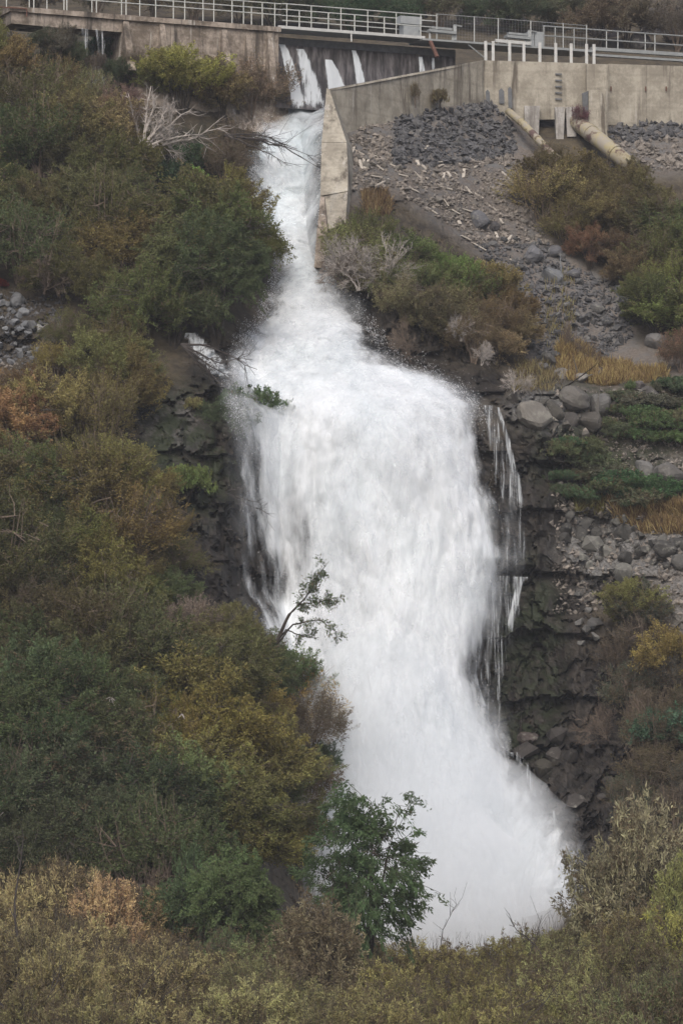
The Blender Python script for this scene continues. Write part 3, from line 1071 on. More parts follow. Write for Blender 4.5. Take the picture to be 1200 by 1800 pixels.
# droplets thrown off the edges and the surface
nd = 22000
ii = RS.randint(8, len(wy) - 1, nd)
side = RS.rand(nd)
ii = np.where(side < 0.76, RS.randint(8, 235, nd), ii)
u = np.where(side < 0.38, np.abs(RS.normal(0, 0.035, nd)), np.where(side < 0.76, 1 - np.abs(RS.normal(0, 0.035, nd)), RS.rand(nd)))
out = np.where(side < 0.76, RS.exponential(5.0, nd), 0) * np.where(side < 0.38, -1, 1)
jj = np.clip((u * (nu - 1)).astype(int), 0, nu - 1)
pc = pw0[ii, jj].copy()
clump = fbm(pc * 0.8 + 5, 3)
keep = clump > -0.15 + 0.35 * RS.rand(nd) - 0.2
pc[:, 0] += out / 45.0 * np.clip(0.4 + 1.6 * clump, 0.1, 2)
pc[:, 1] -= RS.rand(nd) * 0.9
pc[:, 2] += RS.normal(0, 0.3, nd)
pc[:, 0] += RS.normal(0, 0.12, nd)
pc = pc[keep]
nd = len(pc)
ln = 0.008 + 0.03 * RS.rand(nd) ** 2
wd = 0.003 + 0.006 * RS.rand(nd)
dirv = RS.normal(0, 0.5, (nd, 3)) + np.array([0, 0, -1.0])
dirv /= np.linalg.norm(dirv, axis=1)[:, None]
sidev = np.cross(dirv, RS.normal(size=(nd, 3)))
sidev /= np.linalg.norm(sidev, axis=1)[:, None]
s2 = np.cross(dirv, sidev)
Vd = np.stack([pc + dirv * ln[:, None], pc - dirv * ln[:, None], pc + sidev * wd[:, None], pc - 0.5 * sidev * wd[:, None] + 0.87 * s2 * wd[:, None],
               pc - 0.5 * sidev * wd[:, None] - 0.87 * s2 * wd[:, None]], 1)
tri = np.array([[0, 2, 3], [0, 3, 4], [0, 4, 2], [1, 3, 2], [1, 4, 3], [1, 2, 4]])
fd = (np.arange(nd)[:, None, None] * 5 + tri[None]).reshape(-1, 3)
o = link('spray_droplets', mesh_np('spray_droplets', Vd.reshape(-1, 3), fd, SPRAY), fall)
o['kind'] = 'stuff'


# drifting mist round the lower half of the fall
my = np.arange(1090, 1740, 12.0)
ma = np.linspace(0, 2 * math.pi, 40, endpoint=False)
mc, mw = np.interp(my, wy, (wls + wrs) / 2), np.interp(my, wy, (wrs - wls) / 2)
mY = np.interp(my, wy, floorY - lip) + 0.4
grow_ = np.interp(my, [1090, 1200, 1450, 1600, 1700], [0.0, 0.85, 1.16, 1.38, 1.36])
deep = np.interp(my, [1090, 1250, 1500, 1700], [0.05, 2.2, 5.0, 6.2])
MX = mc[:, None] + (mw * grow_)[:, None] * np.cos(ma)[None]
MYd = mY[:, None] - 1.0 + deep[:, None] * np.sin(ma)[None]
mp = P(MX, np.repeat(my[:, None], 40, 1), MYd)
lum = fbm(mp * 0.35 + 11, 4)[..., None]
cen = P(mc, my, mY - 1.0)[:, None]
mp = cen + (mp - cen) * (1 + 0.28 * lum)
mp[..., 2] = np.maximum(mp[..., 2], 0.05 + 0.02 * np.arange(40)[None] / 40)
a_ = np.arange(len(my) * 40).reshape(len(my), 40)
mf = np.stack([a_[:-1], a_[1:], np.roll(a_, -1, 1)[1:], np.roll(a_, -1, 1)[:-1]], -1).reshape(-1, 4)
mv = mp.reshape(-1, 3)
mv = np.concatenate([mv, mp[0].mean(0)[None], mp[-1].mean(0)[None]])
nv = len(mv)
tris = np.concatenate([mf[:, [0, 1, 2]], mf[:, [0, 2, 3]], np.stack([a_[0], np.roll(a_[0], -1), np.full(40, nv - 2)], -1), np.stack([np.roll(a_[-1], -1), a_[-1], np.full(40, nv - 1)], -1)])
mm = bpy.data.materials.new('mist')
mm.use_nodes = True
mm.node_tree.nodes.clear()
_o = mm.node_tree.nodes.new('ShaderNodeOutputMaterial')
_v = mm.node_tree.nodes.new('ShaderNodeVolumePrincipled')
_v.inputs['Color'].default_value = (0.965, 0.985, 1.0, 1)
_v.inputs['Density'].default_value = 0.30
mm.node_tree.links.new(_v.outputs[0], _o.inputs['Volume'])
mist = link('mist', mesh_np('mist', mv, tris, mm))
tag(mist, 'soft white mist hanging round the lower part of the fall', kind='stuff')


# side streams over the rocks
def terr(off):
    return lambda px, v: P(px, v, float(T(px, v)) - off)


def hang(y0, y1):
    return lambda px, v: P(px, v, y0 + (y1 - y0) * (v - 700) / 600.0)


for (edges, sf, dn, lab, nx_) in (
        ([(846, 872, 712), (856, 890, 780), (868, 915, 840), (884, 926, 940), (886, 928, 1010)], hang(148.9, 147.2), 0.36, 'thin lacy veil of water beside the main fall over the dark cliff', 26),
        ([(872, 878, 716), (884, 896, 770), (900, 914, 840), (905, 925, 900)], hang(148.7, 147.4), 0.6, 'bright slanting thread of water on the outer edge of the lacy veil', 8),
        ([(858, 925, 1012), (856, 920, 1050), (850, 905, 1120), (832, 885, 1200), (845, 880, 1260), (860, 880, 1300)], hang(147.6, 146.6), 0.36, 'thin veil breaking over the ledge under the lacy veil', 24),
        ([(900, 930, 1014), (905, 918, 1030), (895, 910, 1070), (885, 902, 1110)], hang(147.2, 146.4), 0.62, 'short bright spill from the small dark ledge', 10),
        ([(888, 915, 1322), (912, 932, 1345), (925, 938, 1370), (930, 942, 1400)], hang(145.0, 143.6), 0.36, 'small curved spout around the wet rocks near the foot of the fall', 8),
        ([(958, 975, 1425), (970, 988, 1450), (975, 995, 1480)], hang(143.0, 141.6), 0.3, 'little spout above the leafy bank at the foot of the fall', 8),
        ([(258, 263, 270), (258, 268, 290), (263, 272, 312)], terr(0.6), 0.75, 'little white trickle beside the pale bare branches', 6),
        ([(430, 440, 355), (440, 462, 375), (450, 470, 395)], terr(0.9), 0.65, 'small side cascade entering the chute below the dark grotto', 8),
        ([(322, 350, 585), (330, 375, 610), (352, 400, 640), (378, 410, 668)], terr(1.0), 0.75, 'white side spill behind the dead branch under the overhanging tree', 12),
        ([(140, 160, 48), (146, 170, 80), (150, 165, 110)], lambda px, v: wp(px, -(v - 18) / 40.0, -0.1), 0.45, 'thin trickles hanging in the hollow under the old dam', 12),
        ([(142, 185, 115), (150, 188, 132), (148, 192, 150)], lambda px, v: wp(px, -(v - 18) / 40.0, -0.6), 0.5, 'low fringe of trickles below the hollow of the dam', 16),
        ([(165, 183, 48), (170, 188, 75), (172, 186, 95)], lambda px, v: wp(px, -(v - 18) / 40.0, -0.15), 0.38, 'faint second trickle in the hollow under the old dam', 10)):
    film('stream', edges, sf, W_FILM, lab, None, dn, 0.1, nx=nx_, nz=60, wob=0.12)

LAND = []       # (px, py, phrase) of things others can be described by
PENDING = {}


def relation(px, py):
    dd = [math.hypot(px - a, py - b) for a, b, _ in LAND]
    k = int(np.argmin(dd))
    a, b, ph = LAND[k]
    dx, dy = px - a, py - b
    if dd[k] < 30:
        r = 'growing against the'
    elif abs(dy) > abs(dx) * 1.2:
        r = 'uphill of the' if dy < 0 else 'downhill of the'
    elif abs(dx) > abs(dy) * 1.2:
        r = ('on the falls side of the' if (dx > 0) == (px < 650) else 'outward of the')
    else:
        r = ('above' if dy < 0 else 'below') + ' and ' + ('falls side of the' if (dx > 0) == (px < 650) else 'outward of the')
    return r + ' ' + ph, dd[k]


ORD = ['nearest', 'second nearest', 'third nearest', 'fourth nearest', 'fifth nearest', 'sixth nearest', 'seventh nearest', 'eighth nearest', 'ninth nearest', 'tenth nearest', 'eleventh nearest', 'twelfth nearest',
       'thirteenth nearest', 'fourteenth nearest', 'fifteenth nearest', 'sixteenth nearest', 'seventeenth nearest', 'eighteenth nearest']


def auto_label(kind, c, px, py, word=None):
    """a label still to be ranked among the things that share its wording"""
    rel, d = relation(px, py)
    key = '@%d' % len(PENDING)
    PENDING[key] = ('%s %s %s' % (word or colour_word(c), kind, rel.replace('growing against', 'lying against') if kind == 'rock' else rel), d)
    return key


def settle_labels():
    """rank equally worded things by distance from the thing they are described by"""
    fam = {}
    for o in C.objects:
        l = o.get('label')
        if l and l[0] == '@':
            t_, d = PENDING[l]
            fam.setdefault(t_, []).append((d, o))
    for t_, m in fam.items():
        m.sort(key=lambda q: q[0])
        for k, (d, o) in enumerate(m):
            o['label'] = t_ if len(m) == 1 else ORD[min(k, len(ORD) - 1)] + ' ' + t_


# ------------------------------------------------------------------ rocks and boards
ROCK_M = []
for k in range(14):
    bm = bmesh.new()
    n_ = 12 + k % 5
    r_ = np.random.RandomState(50 + k)
    for q in range(n_):
        d = r_.normal(size=3)
        d /= np.linalg.norm(d)
        d *= np.array([1.0, 0.8 + 0.2 * r_.rand(), 0.62 + 0.25 * r_.rand()]) * (0.42 + 0.1 * r_.rand())
        bm.verts.new(d)
    bmesh.ops.convex_hull(bm, input=bm.verts)
    bmesh.ops.delete(bm, geom=[v for v in bm.verts if not v.link_faces], context='VERTS')
    me = bpy.data.meshes.new('rock')
    bm.to_mesh(me)
    bm.free()
    me.materials.append(ROCK)
    ROCK_M.append(me)
BOULDER_M = []
for k in range(6):
    bm = bmesh.new()
    r_ = np.random.RandomState(90 + k)
    for q in range(18):
        d = r_.normal(size=3)
        d /= np.linalg.norm(d)
        bm.verts.new(d * np.array([1.0, 0.85, 0.72]) * (0.46 + 0.06 * r_.rand()))
    bmesh.ops.convex_hull(bm, input=bm.verts)
    bmesh.ops.delete(bm, geom=[v for v in bm.verts if not v.link_faces], context='VERTS')
    bmesh.ops.bevel(bm, geom=list(bm.edges), offset=0.045, segments=1, affect='EDGES')
    bmesh.ops.triangulate(bm, faces=bm.faces)
    bmesh.ops.subdivide_edges(bm, edges=[e for e in bm.edges if e.calc_length() > 0.16], cuts=1)
    for v in bm.verts:
        q = np.array(v.co)
        v.co = Vector(q * (1 + 0.10 * float(fbm(q[None] * 3.1 + k * 5, 3)[0])))
    me = bpy.data.meshes.new('boulder')
    bm.to_mesh(me)
    bm.free()
    me.materials.append(ROCK)
    BOULDER_M.append(me)


def rock(px, py, size_px, label, cat='rock', group=None, col=(0.15, 0.148, 0.145), big=False, name=None, sink=0.25, Y=None, asp=(1, 1, 1)):
    me = random.choice(BOULDER_M if big and asp == (1, 1, 1) else ROCK_M)
    o = bpy.data.objects.new(name or ('boulder' if big else 'rock'), me)
    C.objects.link(o)
    y = float(T(px, py)) if Y is None else Y
    s = size_px * y / F * 1.12
    o.location = P(px, py, y - s * (0.5 - sink))
    o.scale = (s * asp[0] * (0.85 + 0.3 * random.random()), s * asp[1], s * asp[2] * (0.85 + 0.3 * random.random()))
    o.rotation_euler = (random.uniform(-0.5, 0.5), random.uniform(-0.5, 0.5), random.uniform(0, 6.28))
    o.color = (*col, 1)
    return tag(o, label, cat, group)


def scatter(poly, n, mind, seed, weight=None):
    r_ = np.random.RandomState(seed)
    xs_, ys_ = [q[0] for q in poly], [q[1] for q in poly]
    got = []
    tries = 0
    while len(got) < n and tries < n * 120:
        tries += 1
        x, y = r_.uniform(min(xs_), max(xs_)), r_.uniform(min(ys_), max(ys_))
        if not in_poly(np.array([x]), np.array([y]), poly)[0]:
            continue
        if weight and r_.rand() > weight(x, y):
            continue
        if all((x - a) ** 2 + (y - b) ** 2 > mind * mind for a, b in got):
            got.append((x, y))
    return got


for (x, y, s, col, lab) in (
        (842, 388, 46, (.10, .10, .105), 'big dark squared boulder lying on the bare soil of the scree'),
        (868, 398, 26, (.085, .08, .08), 'smaller dark boulder leaning against the big squared one on the scree'),
        (935, 447, 44, (.11, .11, .115), 'wide dark slab at the top of the lower rock run'),
        (975, 443, 34, (.08, .08, .085), 'dark rock tucked under the reddish brush at the rock run'),
        (966, 487, 48, (.13, .135, .14), 'flat topped grey boulder in the middle of the lower rock run'),
        (1008, 484, 34, (.09, .09, .095), 'slanting dark rock touching the flat topped grey boulder'),
        (1102, 528, 36, (.12, .125, .13), 'round grey boulder at the edge of the green bush on the rock run'),
        (1090, 512, 32, (.10, .105, .11), 'dark rock just uphill of the round grey boulder'),
        (1154, 604, 50, (.13, .125, .12), 'large round boulder standing above the yellow grass bench'),
        (908, 535, 34, (.17, .165, .15), 'pale boulder beside the rusty end of the chute thicket'),
        (935, 560, 28, (.10, .10, .10), 'dark boulder just below the pale one near the chute thicket'),
        (962, 632, 36, (.14, .135, .125), 'weathered boulder on the edge of the yellow grass'),
        (1022, 668, 34, (.15, .14, .125), 'round boulder sitting in front of the yellow grass bench'),
        (985, 660, 40, (.14, .13, .115), 'low boulder beside the dry brush on the cliff top'),
        (938, 730, 62, (.21, .195, .17), 'huge pale block at the cliff corner above the dark drop'),
        (968, 722, 46, (.15, .14, .12), 'block wedged beside the huge pale one on the cliff corner'),
        (1010, 705, 52, (.15, .14, .125), 'wide blocky rock in the cliff top course under the grass bench'),
        (1055, 710, 44, (.17, .165, .155), 'whitish faced rock next to green creeper on the cliff top'),
        (1000, 740, 36, (.12, .11, .10), 'brown rock in the second course of the cliff top'),
        (1030, 745, 40, (.13, .12, .105), 'flat brown rock under the whitish faced rock'),
        (905, 705, 30, (.10, .09, .08), 'small dark rock at the brink of the cliff corner'),
        (1140, 700, 40, (.12, .11, .10), 'rounded rock half covered by green creeper'),
        (1120, 680, 34, (.09, .08, .075), 'dark rock on the upper edge of the green creeper'),
        (1130, 825, 40, (.19, .185, .175), 'grey lichened rock between two creeper patches'),
        (1172, 835, 56, (.18, .17, .155), 'big lichened boulder below the creeper slope'),
        (1105, 840, 30, (.16, .155, .15), 'small grey rock beside the big lichened boulder'),
        (495, 476, 34, (.20, .165, .14), 'wet rounded boulder at the neck of the chute'),
        (655, 600, 26, (.03, .03, .03), 'wet black rock splashed at the edge of the chute'),
        (898, 1345, 34, (.04, .037, .035), 'wet dark rock poking through the foam near the foot of the fall'),
        (955, 1352, 40, (.05, .045, .035), 'mossy dark rock standing beside the foot of the fall'),
        (930, 1300, 40, (.05, .04, .036), 'low dark rock above the curved spout'),
        (1000, 1330, 44, (.045, .04, .036), 'dark shaded rock on the ledge beside the mossy one'),
        (30, 528, 34, (.17, .175, .18), 'largest grey block of the small rockfall below the red leafed sprig'),
        (42, 550, 26, (.15, .155, .16), 'grey block just below the largest of the small rockfall'),
        (68, 578, 22, (.17, .17, .165), 'flat grey rock at the lower side of the small rockfall'),
        (97, 600, 22, (.22, .22, .19), 'pale rounded rock lying alone below the small rockfall')):
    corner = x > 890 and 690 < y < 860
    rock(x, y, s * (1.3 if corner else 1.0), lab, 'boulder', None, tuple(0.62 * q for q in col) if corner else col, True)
LAND[:] = [(30, 528, 'largest grey rockfall block'), (42, 550, 'second grey rockfall block'), (68, 578, 'flat grey rockfall stone'), (97, 600, 'pale rounded rockfall stone')]
for (x, y) in scatter([(-20, 505), (40, 540), (95, 585), (90, 620), (30, 640), (-20, 640)], 34, 9, 12):
    rock(x, y, random.uniform(11, 24), auto_label('rock', None, x, y, 'small angular'), 'rock', 'rocks of the small rockfall', (.15, .155, .16))
SCREE = [(612, 222), (700, 200), (790, 185), (862, 178), (900, 215), (905, 265), (890, 300), (940, 390), (985, 445), (1010, 470), (1110, 515), (1112, 590), (1060, 640), (1000, 610), (950, 650), (915, 590),
         (905, 530), (890, 480), (800, 405), (690, 330), (612, 350)]


def scree_w(x, y):
    d = 0.22
    if y < 290 and x > 690:
        d = 1.0
    elif x < 690 and y < 350:
        d = 0.6
    if y > 420:
        d = 0.95
    return d


ROCKWORD = {(.05, .05, .052): 'blackish', (.07, .07, .07): 'dark grey', (.10, .098, .095): 'grey', (.10, .09, .078): 'brownish', (.14, .127, .11): 'pale brown'}
LAND[:] = [(842, 388, 'big squared boulder'), (966, 487, 'flat topped grey boulder'), (1102, 528, 'round grey boulder'), (908, 535, 'pale boulder'), (962, 632, 'weathered grass boulder'), (630, 230, 'wall end pier'), (730, 185, 'tall wall weed'), (772, 185, 'brown wall tuft'),
           (853, 180, 'wall panel joint'), (895, 215, 'thin pale pipe'), (760, 295, 'cluster of pale boards'), (640, 280, 'fan of pale boards'), (935, 447, 'wide dark slab'), (1022, 600, 'dead brown weeds'), (840, 290, 'long bleached plank')]
SG2 = 'loose basalt rocks of the scree slope'
for (x, y) in scatter(SCREE, 165, 11, 5, scree_w):
    up = y < 290 and x > 690
    tone = random.choice([(.05, .05, .052), (.07, .07, .07), (.10, .098, .095)]) if up or y > 420 else random.choice([(.10, .09, .078), (.14, .127, .11)])
    lab = auto_label('rock', tone, x, y, ROCKWORD[tone])
    rock(x, y, min(26, random.uniform(10, 17) * (1.25 if y > 420 else 1) * (1.3 if random.random() < 0.1 else 1)), lab, 'rock', SG2, tone)
LAND[:] = [(1062, 200, 'wall buttress'), (1134, 170, 'first iron wall bolt'), (1190, 180, 'last iron wall bolt'), (1090, 280, 'fat pipe end')]
for (x, y) in scatter([(1075, 200), (1110, 195), (1180, 210), (1190, 235), (1120, 250), (1080, 240)], 20, 10, 9):
    rock(x, y, random.uniform(10, 20), auto_label('rock', None, x, y, 'dark'), 'rock', 'rocks beside the buttress', (.10, .098, .10))
LAND[:] = [(1170, 835, 'big lichened boulder'), (1120, 905, 'dry orange grass'), (1040, 890, 'yellowish grass patch'), (1110, 1050, 'lower yellow green bush'), (1020, 1060, 'crumbling cliff edge'), (1190, 960, 'end of the broken ledge')]
for (x, y) in scatter([(990, 900), (1070, 905), (1220, 930), (1220, 1000), (1060, 1010), (1030, 990), (990, 960)], 46, 15, 19):
    rock(x, y, random.choice([14, 18, 22, 28, 40, 46]) * random.uniform(.85, 1.15), auto_label('rock', None, x, y, 'lichened'), 'rock', 'rocks of the broken ledge', random.choice([(.05, .048, .044), (.08, .077, .07), (.115, .112, .1)]), random.random() < 0.5, 'rock', 0.42)
LAND[:] = [(938, 730, 'huge pale block'), (1010, 705, 'wide blocky rock'), (1055, 710, 'whitish faced rock'), (1030, 745, 'flat brown rock')]
for (x, y) in scatter([(965, 690), (1090, 690), (1100, 760), (960, 770)], 12, 18, 29):
    rock(x, y, random.uniform(16, 28), auto_label('rock', None, x, y, 'brown cliff top'), 'rock', 'rocks of the cliff top course', (.12, .11, .095))
LAND[:] = [(1020, 1060, 'crumbling cliff edge'), (1110, 1070, 'lower yellow green bush')]
for (x, y) in scatter([(1000, 1010), (1040, 1010), (1055, 1120), (1020, 1130)], 9, 18, 39):
    rock(x, y, random.uniform(14, 30), auto_label('rock', None, x, y, 'greyish'), 'rock', 'rocks of the crumbling edge', (.10, .098, .093))
LAND[:] = [(898, 1345, 'rock poking through foam'), (955, 1352, 'mossy fall foot rock'), (1000, 1330, 'shaded ledge rock'), (1130, 1480, 'drooping pale shrub')]
for (x, y) in scatter([(900, 1290), (1100, 1300), (1150, 1420), (1000, 1440), (920, 1360)], 9, 30, 49):
    rock(x, y, random.uniform(26, 60), auto_label('rock', None, x, y, 'dark wet'), 'rock', 'dark rocks beside the foot of the fall', (.045, .04, .036))

# boulders behind the dam
for k, (x, y, s, lab) in enumerate(((775, 14, 60, 'light speckled boulder pile on the hill behind the cabinet'), (905, 40, 56, 'dark boulder on the hill behind the wire fence'), (826, 36, 60, 'dark boulder behind the gate hoist'),
                                    (1010, 25, 80, 'large dark boulder on the hill above the fence end'), (1062, 58, 70, 'dark broken boulder behind the far railing'), (1105, 24, 90, 'big purple brown boulder above the far railing'),
                                    (1162, 50, 100, 'hulking dark boulder behind the far end of the walkway'), (1195, 70, 60, 'dark rock just behind the far end of the railing'), (1122, 80, 56, 'low rock right behind the far railing posts'),
                                    (460, 4, 40, 'dark boulder showing through the dam railing'), (560, 2, 40, 'shaded boulder behind the footbridge railing'), (95, 2, 36, 'dark blue grey boulder at the start of the dam railing'), (1225, 20, 80, 'dark boulder at the picture edge behind the railing'),
                                    (745, 30, 30, 'small rock between the cabinet and the hoist on the back hill'))):
    rock(x, y, s, lab, 'boulder', None, (.055, .05, .051), True, sink=0.3)

# rubble
nr = 15000
rp = RS.uniform([600, 175], [1125, 660], (nr * 3, 2))
ok = in_poly(rp[:, 0], rp[:, 1], SCREE)
rp = rp[ok][:nr]
e2 = RS.uniform([970, 680], [1230, 1080], (5000, 2))
e3 = RS.uniform([-20, 520], [110, 660], (1500, 2))
e4 = RS.uniform([1070, 195], [1230, 300], (1800, 2))
rp = np.concatenate([rp, e2, e3, e4])
nr = len(rp)
s = (0.018 + 0.10 * RS.rand(nr) ** 2.6) * np.where((rp[:, 1] < 290) & (rp[:, 0] > 690), 1.9, 1.15)
keep_ = fbm(np.stack([rp[:, 0] / 34, rp[:, 1] / 22, 0 * rp[:, 0]], 1), 3) > 0.35 * RS.normal(size=nr) - 0.15
rp, s, nr = rp[keep_], s[keep_], int(keep_.sum())
c_ = P(rp[:, 0], rp[:, 1], T(rp[:, 0], rp[:, 1]) - s * 0.4)
oct_ = np.array([[1, 0, 0], [-1, 0, 0], [0, 1, 0], [0, -1, 0], [0, 0, 1], [0, 0, -1]], float)
Vr = c_[:, None] + (oct_[None] + RS.normal(0, 0.25, (nr, 6, 3))) * s[:, None, None] * RS.uniform(0.6, 1.2, (nr, 1, 3))
ft = np.array([[0, 2, 4], [2, 1, 4], [1, 3, 4], [3, 0, 4], [2, 0, 5], [1, 2, 5], [3, 1, 5], [0, 3, 5]])
dark = ((rp[:, 1] < 300 - 0.12 * (rp[:, 0] - 690)) & (rp[:, 0] > 690)) | ((rp[:, 1] > 430) & (rp[:, 1] < 640))
for sel, col, lab in ((dark, (0.075, 0.074, 0.075), 'small dark stones between the basalt rocks of the scree'), (~dark, (0.17, 0.15, 0.128), 'small brownish stones littering the bare soil of the scree')):
    q = Vr[sel]
    rub = link('rubble', mesh_np('rubble', q.reshape(-1, 3), (np.arange(len(q))[:, None, None] * 6 + ft[None]).reshape(-1, 3), simple('rubble stone', col, 0.9, 0.5, 4)))
    tag(rub, lab, kind='stuff')

# boards
BOARD_M = []
for k in range(5):
    r_ = np.random.RandomState(k)
    m_ = MB()
    v = np.array([[x, y, z] for x in (-1, 1) for y in (-1, 1) for z in (-1, 1)], float) * np.array([0.5, 0.5, 0.5])
    v[4:, 0] += r_.uniform(-0.08, 0.08, 4)
    v[:4, 0] += r_.uniform(-0.06, 0.06, 4)
    q = [[0, 1, 3, 2], [4, 6, 7, 5], [0, 4, 5, 1], [2, 3, 7, 6], [0, 2, 6, 4], [1, 5, 7, 3]]
    m_.add(v, [[a, b, d] for a, b, d, e in q] + [[a, d, e] for a, b, d, e in q])
    BOARD_M.append(m_.mesh('board', BOARD))
BD = [(622, 262, 640, 272, 4), (618, 268, 622, 258, 6), (646, 270, 664, 275, 3), (631, 281, 636, 297, 5), (639, 279, 641, 295, 4), (647, 280, 643, 296, 4), (652, 309, 670, 312, 7), (660, 327, 684, 314, 4),
      (686, 288, 704, 297, 5), (732, 282, 735, 290, 6), (742, 290, 750, 298, 8), (728, 302, 741, 314, 3), (742, 308, 752, 315, 4), (764, 285, 778, 284, 6), (769, 293, 778, 289, 4), (779, 313, 780, 304, 4),
      (786, 302, 792, 311, 5), (796, 303, 806, 309, 4), (814, 312, 815, 297, 5), (770, 327, 793, 333, 5), (818, 328, 828, 340, 4), (831, 338, 848, 348, 4), (750, 364, 769, 376, 4), (793, 368, 808, 376, 6),
      (812, 367, 832, 373, 3), (809, 414, 826, 422, 6), (832, 428, 853, 440, 6), (870, 408, 874, 418, 4), (890, 427, 897, 414, 6), (816, 276, 846, 286, 4), (834, 294, 842, 288, 4), (747, 262, 752, 256, 3), (653, 205, 656, 210, 6),
      (805, 388, 808, 394, 6), (880, 300, 902, 322, 3), (895, 455, 912, 466, 3), (780, 350, 788, 362, 3), (720, 330, 736, 338, 3), (662, 290, 674, 299, 3), (700, 306, 716, 310, 3), (858, 360, 872, 370, 3), (878, 385, 884, 393, 4)]
uniq = {6: 'broad pale board lying level at the dusty end of the scree beside the pier', 8: 'long pale board slanting just uphill of the broad level one near the pier', 26: 'long pale board lying lowest on the bare scree soil', 25: 'pale board just uphill of the lowest long board',
        18: 'short board standing almost upright in the middle of the scree', 19: 'thick board lying level on brown soil in mid scree', 29: 'long bleached plank high on the scree below the dark heap', 32: 'tiny white scrap lying right under the retaining wall'}
LAND[:] = [(842, 388, 'big squared boulder'), (630, 230, 'wall end pier'), (730, 185, 'tall wall weed'), (661, 310, 'broad level board'), (781, 330, 'thick level board'), (831, 281, 'long bleached plank'), (842, 434, 'lowest long board'), (813, 304, 'upright short board'), (660, 360, 'orange pier grass')]
for k, (x0, y0, x1, y1, w) in enumerate(BD):
    a, b = P(x0, y0, T(x0, y0) - 0.10), P(x1, y1, T(x1, y1) - 0.10)
    o = bpy.data.objects.new('board', BOARD_M[k % 5])
    C.objects.link(o)
    d = Vector(b - a)
    o.location = (a + b) / 2
    o.rotation_euler = d.to_track_quat('X', 'Z').to_euler()
    o.scale = (max(d.length, 0.2), w * 0.022 + 0.02, 0.05)
    tag(o, uniq.get(k) or auto_label('board', None, (x0 + x1) / 2, (y0 + y1) / 2, 'weathered'), 'board', 'weathered boards scattered on the scree')

# ------------------------------------------------------------------ vegetation prototypes
def leaves(pos, dirs, ln, wd, r_):
    """rhombic leaves, four vertices and two triangles each"""
    n = len(pos)
    dirs = dirs / (np.linalg.norm(dirs, axis=1)[:, None] + 1e-9)
    s = np.cross(dirs, r_.normal(size=(n, 3)))
    s /= np.linalg.norm(s, axis=1)[:, None] + 1e-9
    nrm = np.cross(dirs, s)
    ln = ln * (0.65 + 0.7 * r_.rand(n))[:, None]
    w = wd * (0.7 + 0.6 * r_.rand(n))[:, None]
    mid = pos + dirs * ln * 0.45
    V = np.stack([pos, mid + s * w + nrm * w * 0.35, pos + dirs * ln - nrm * ln * 0.12, mid - s * w + nrm * w * 0.35], 1).reshape(-1, 3)
    i = np.arange(n)[:, None] * 4
    Fq = np.concatenate([i + np.array([0, 1, 2]), i + np.array([0, 2, 3])], 1).reshape(-1, 3)
    return V, Fq


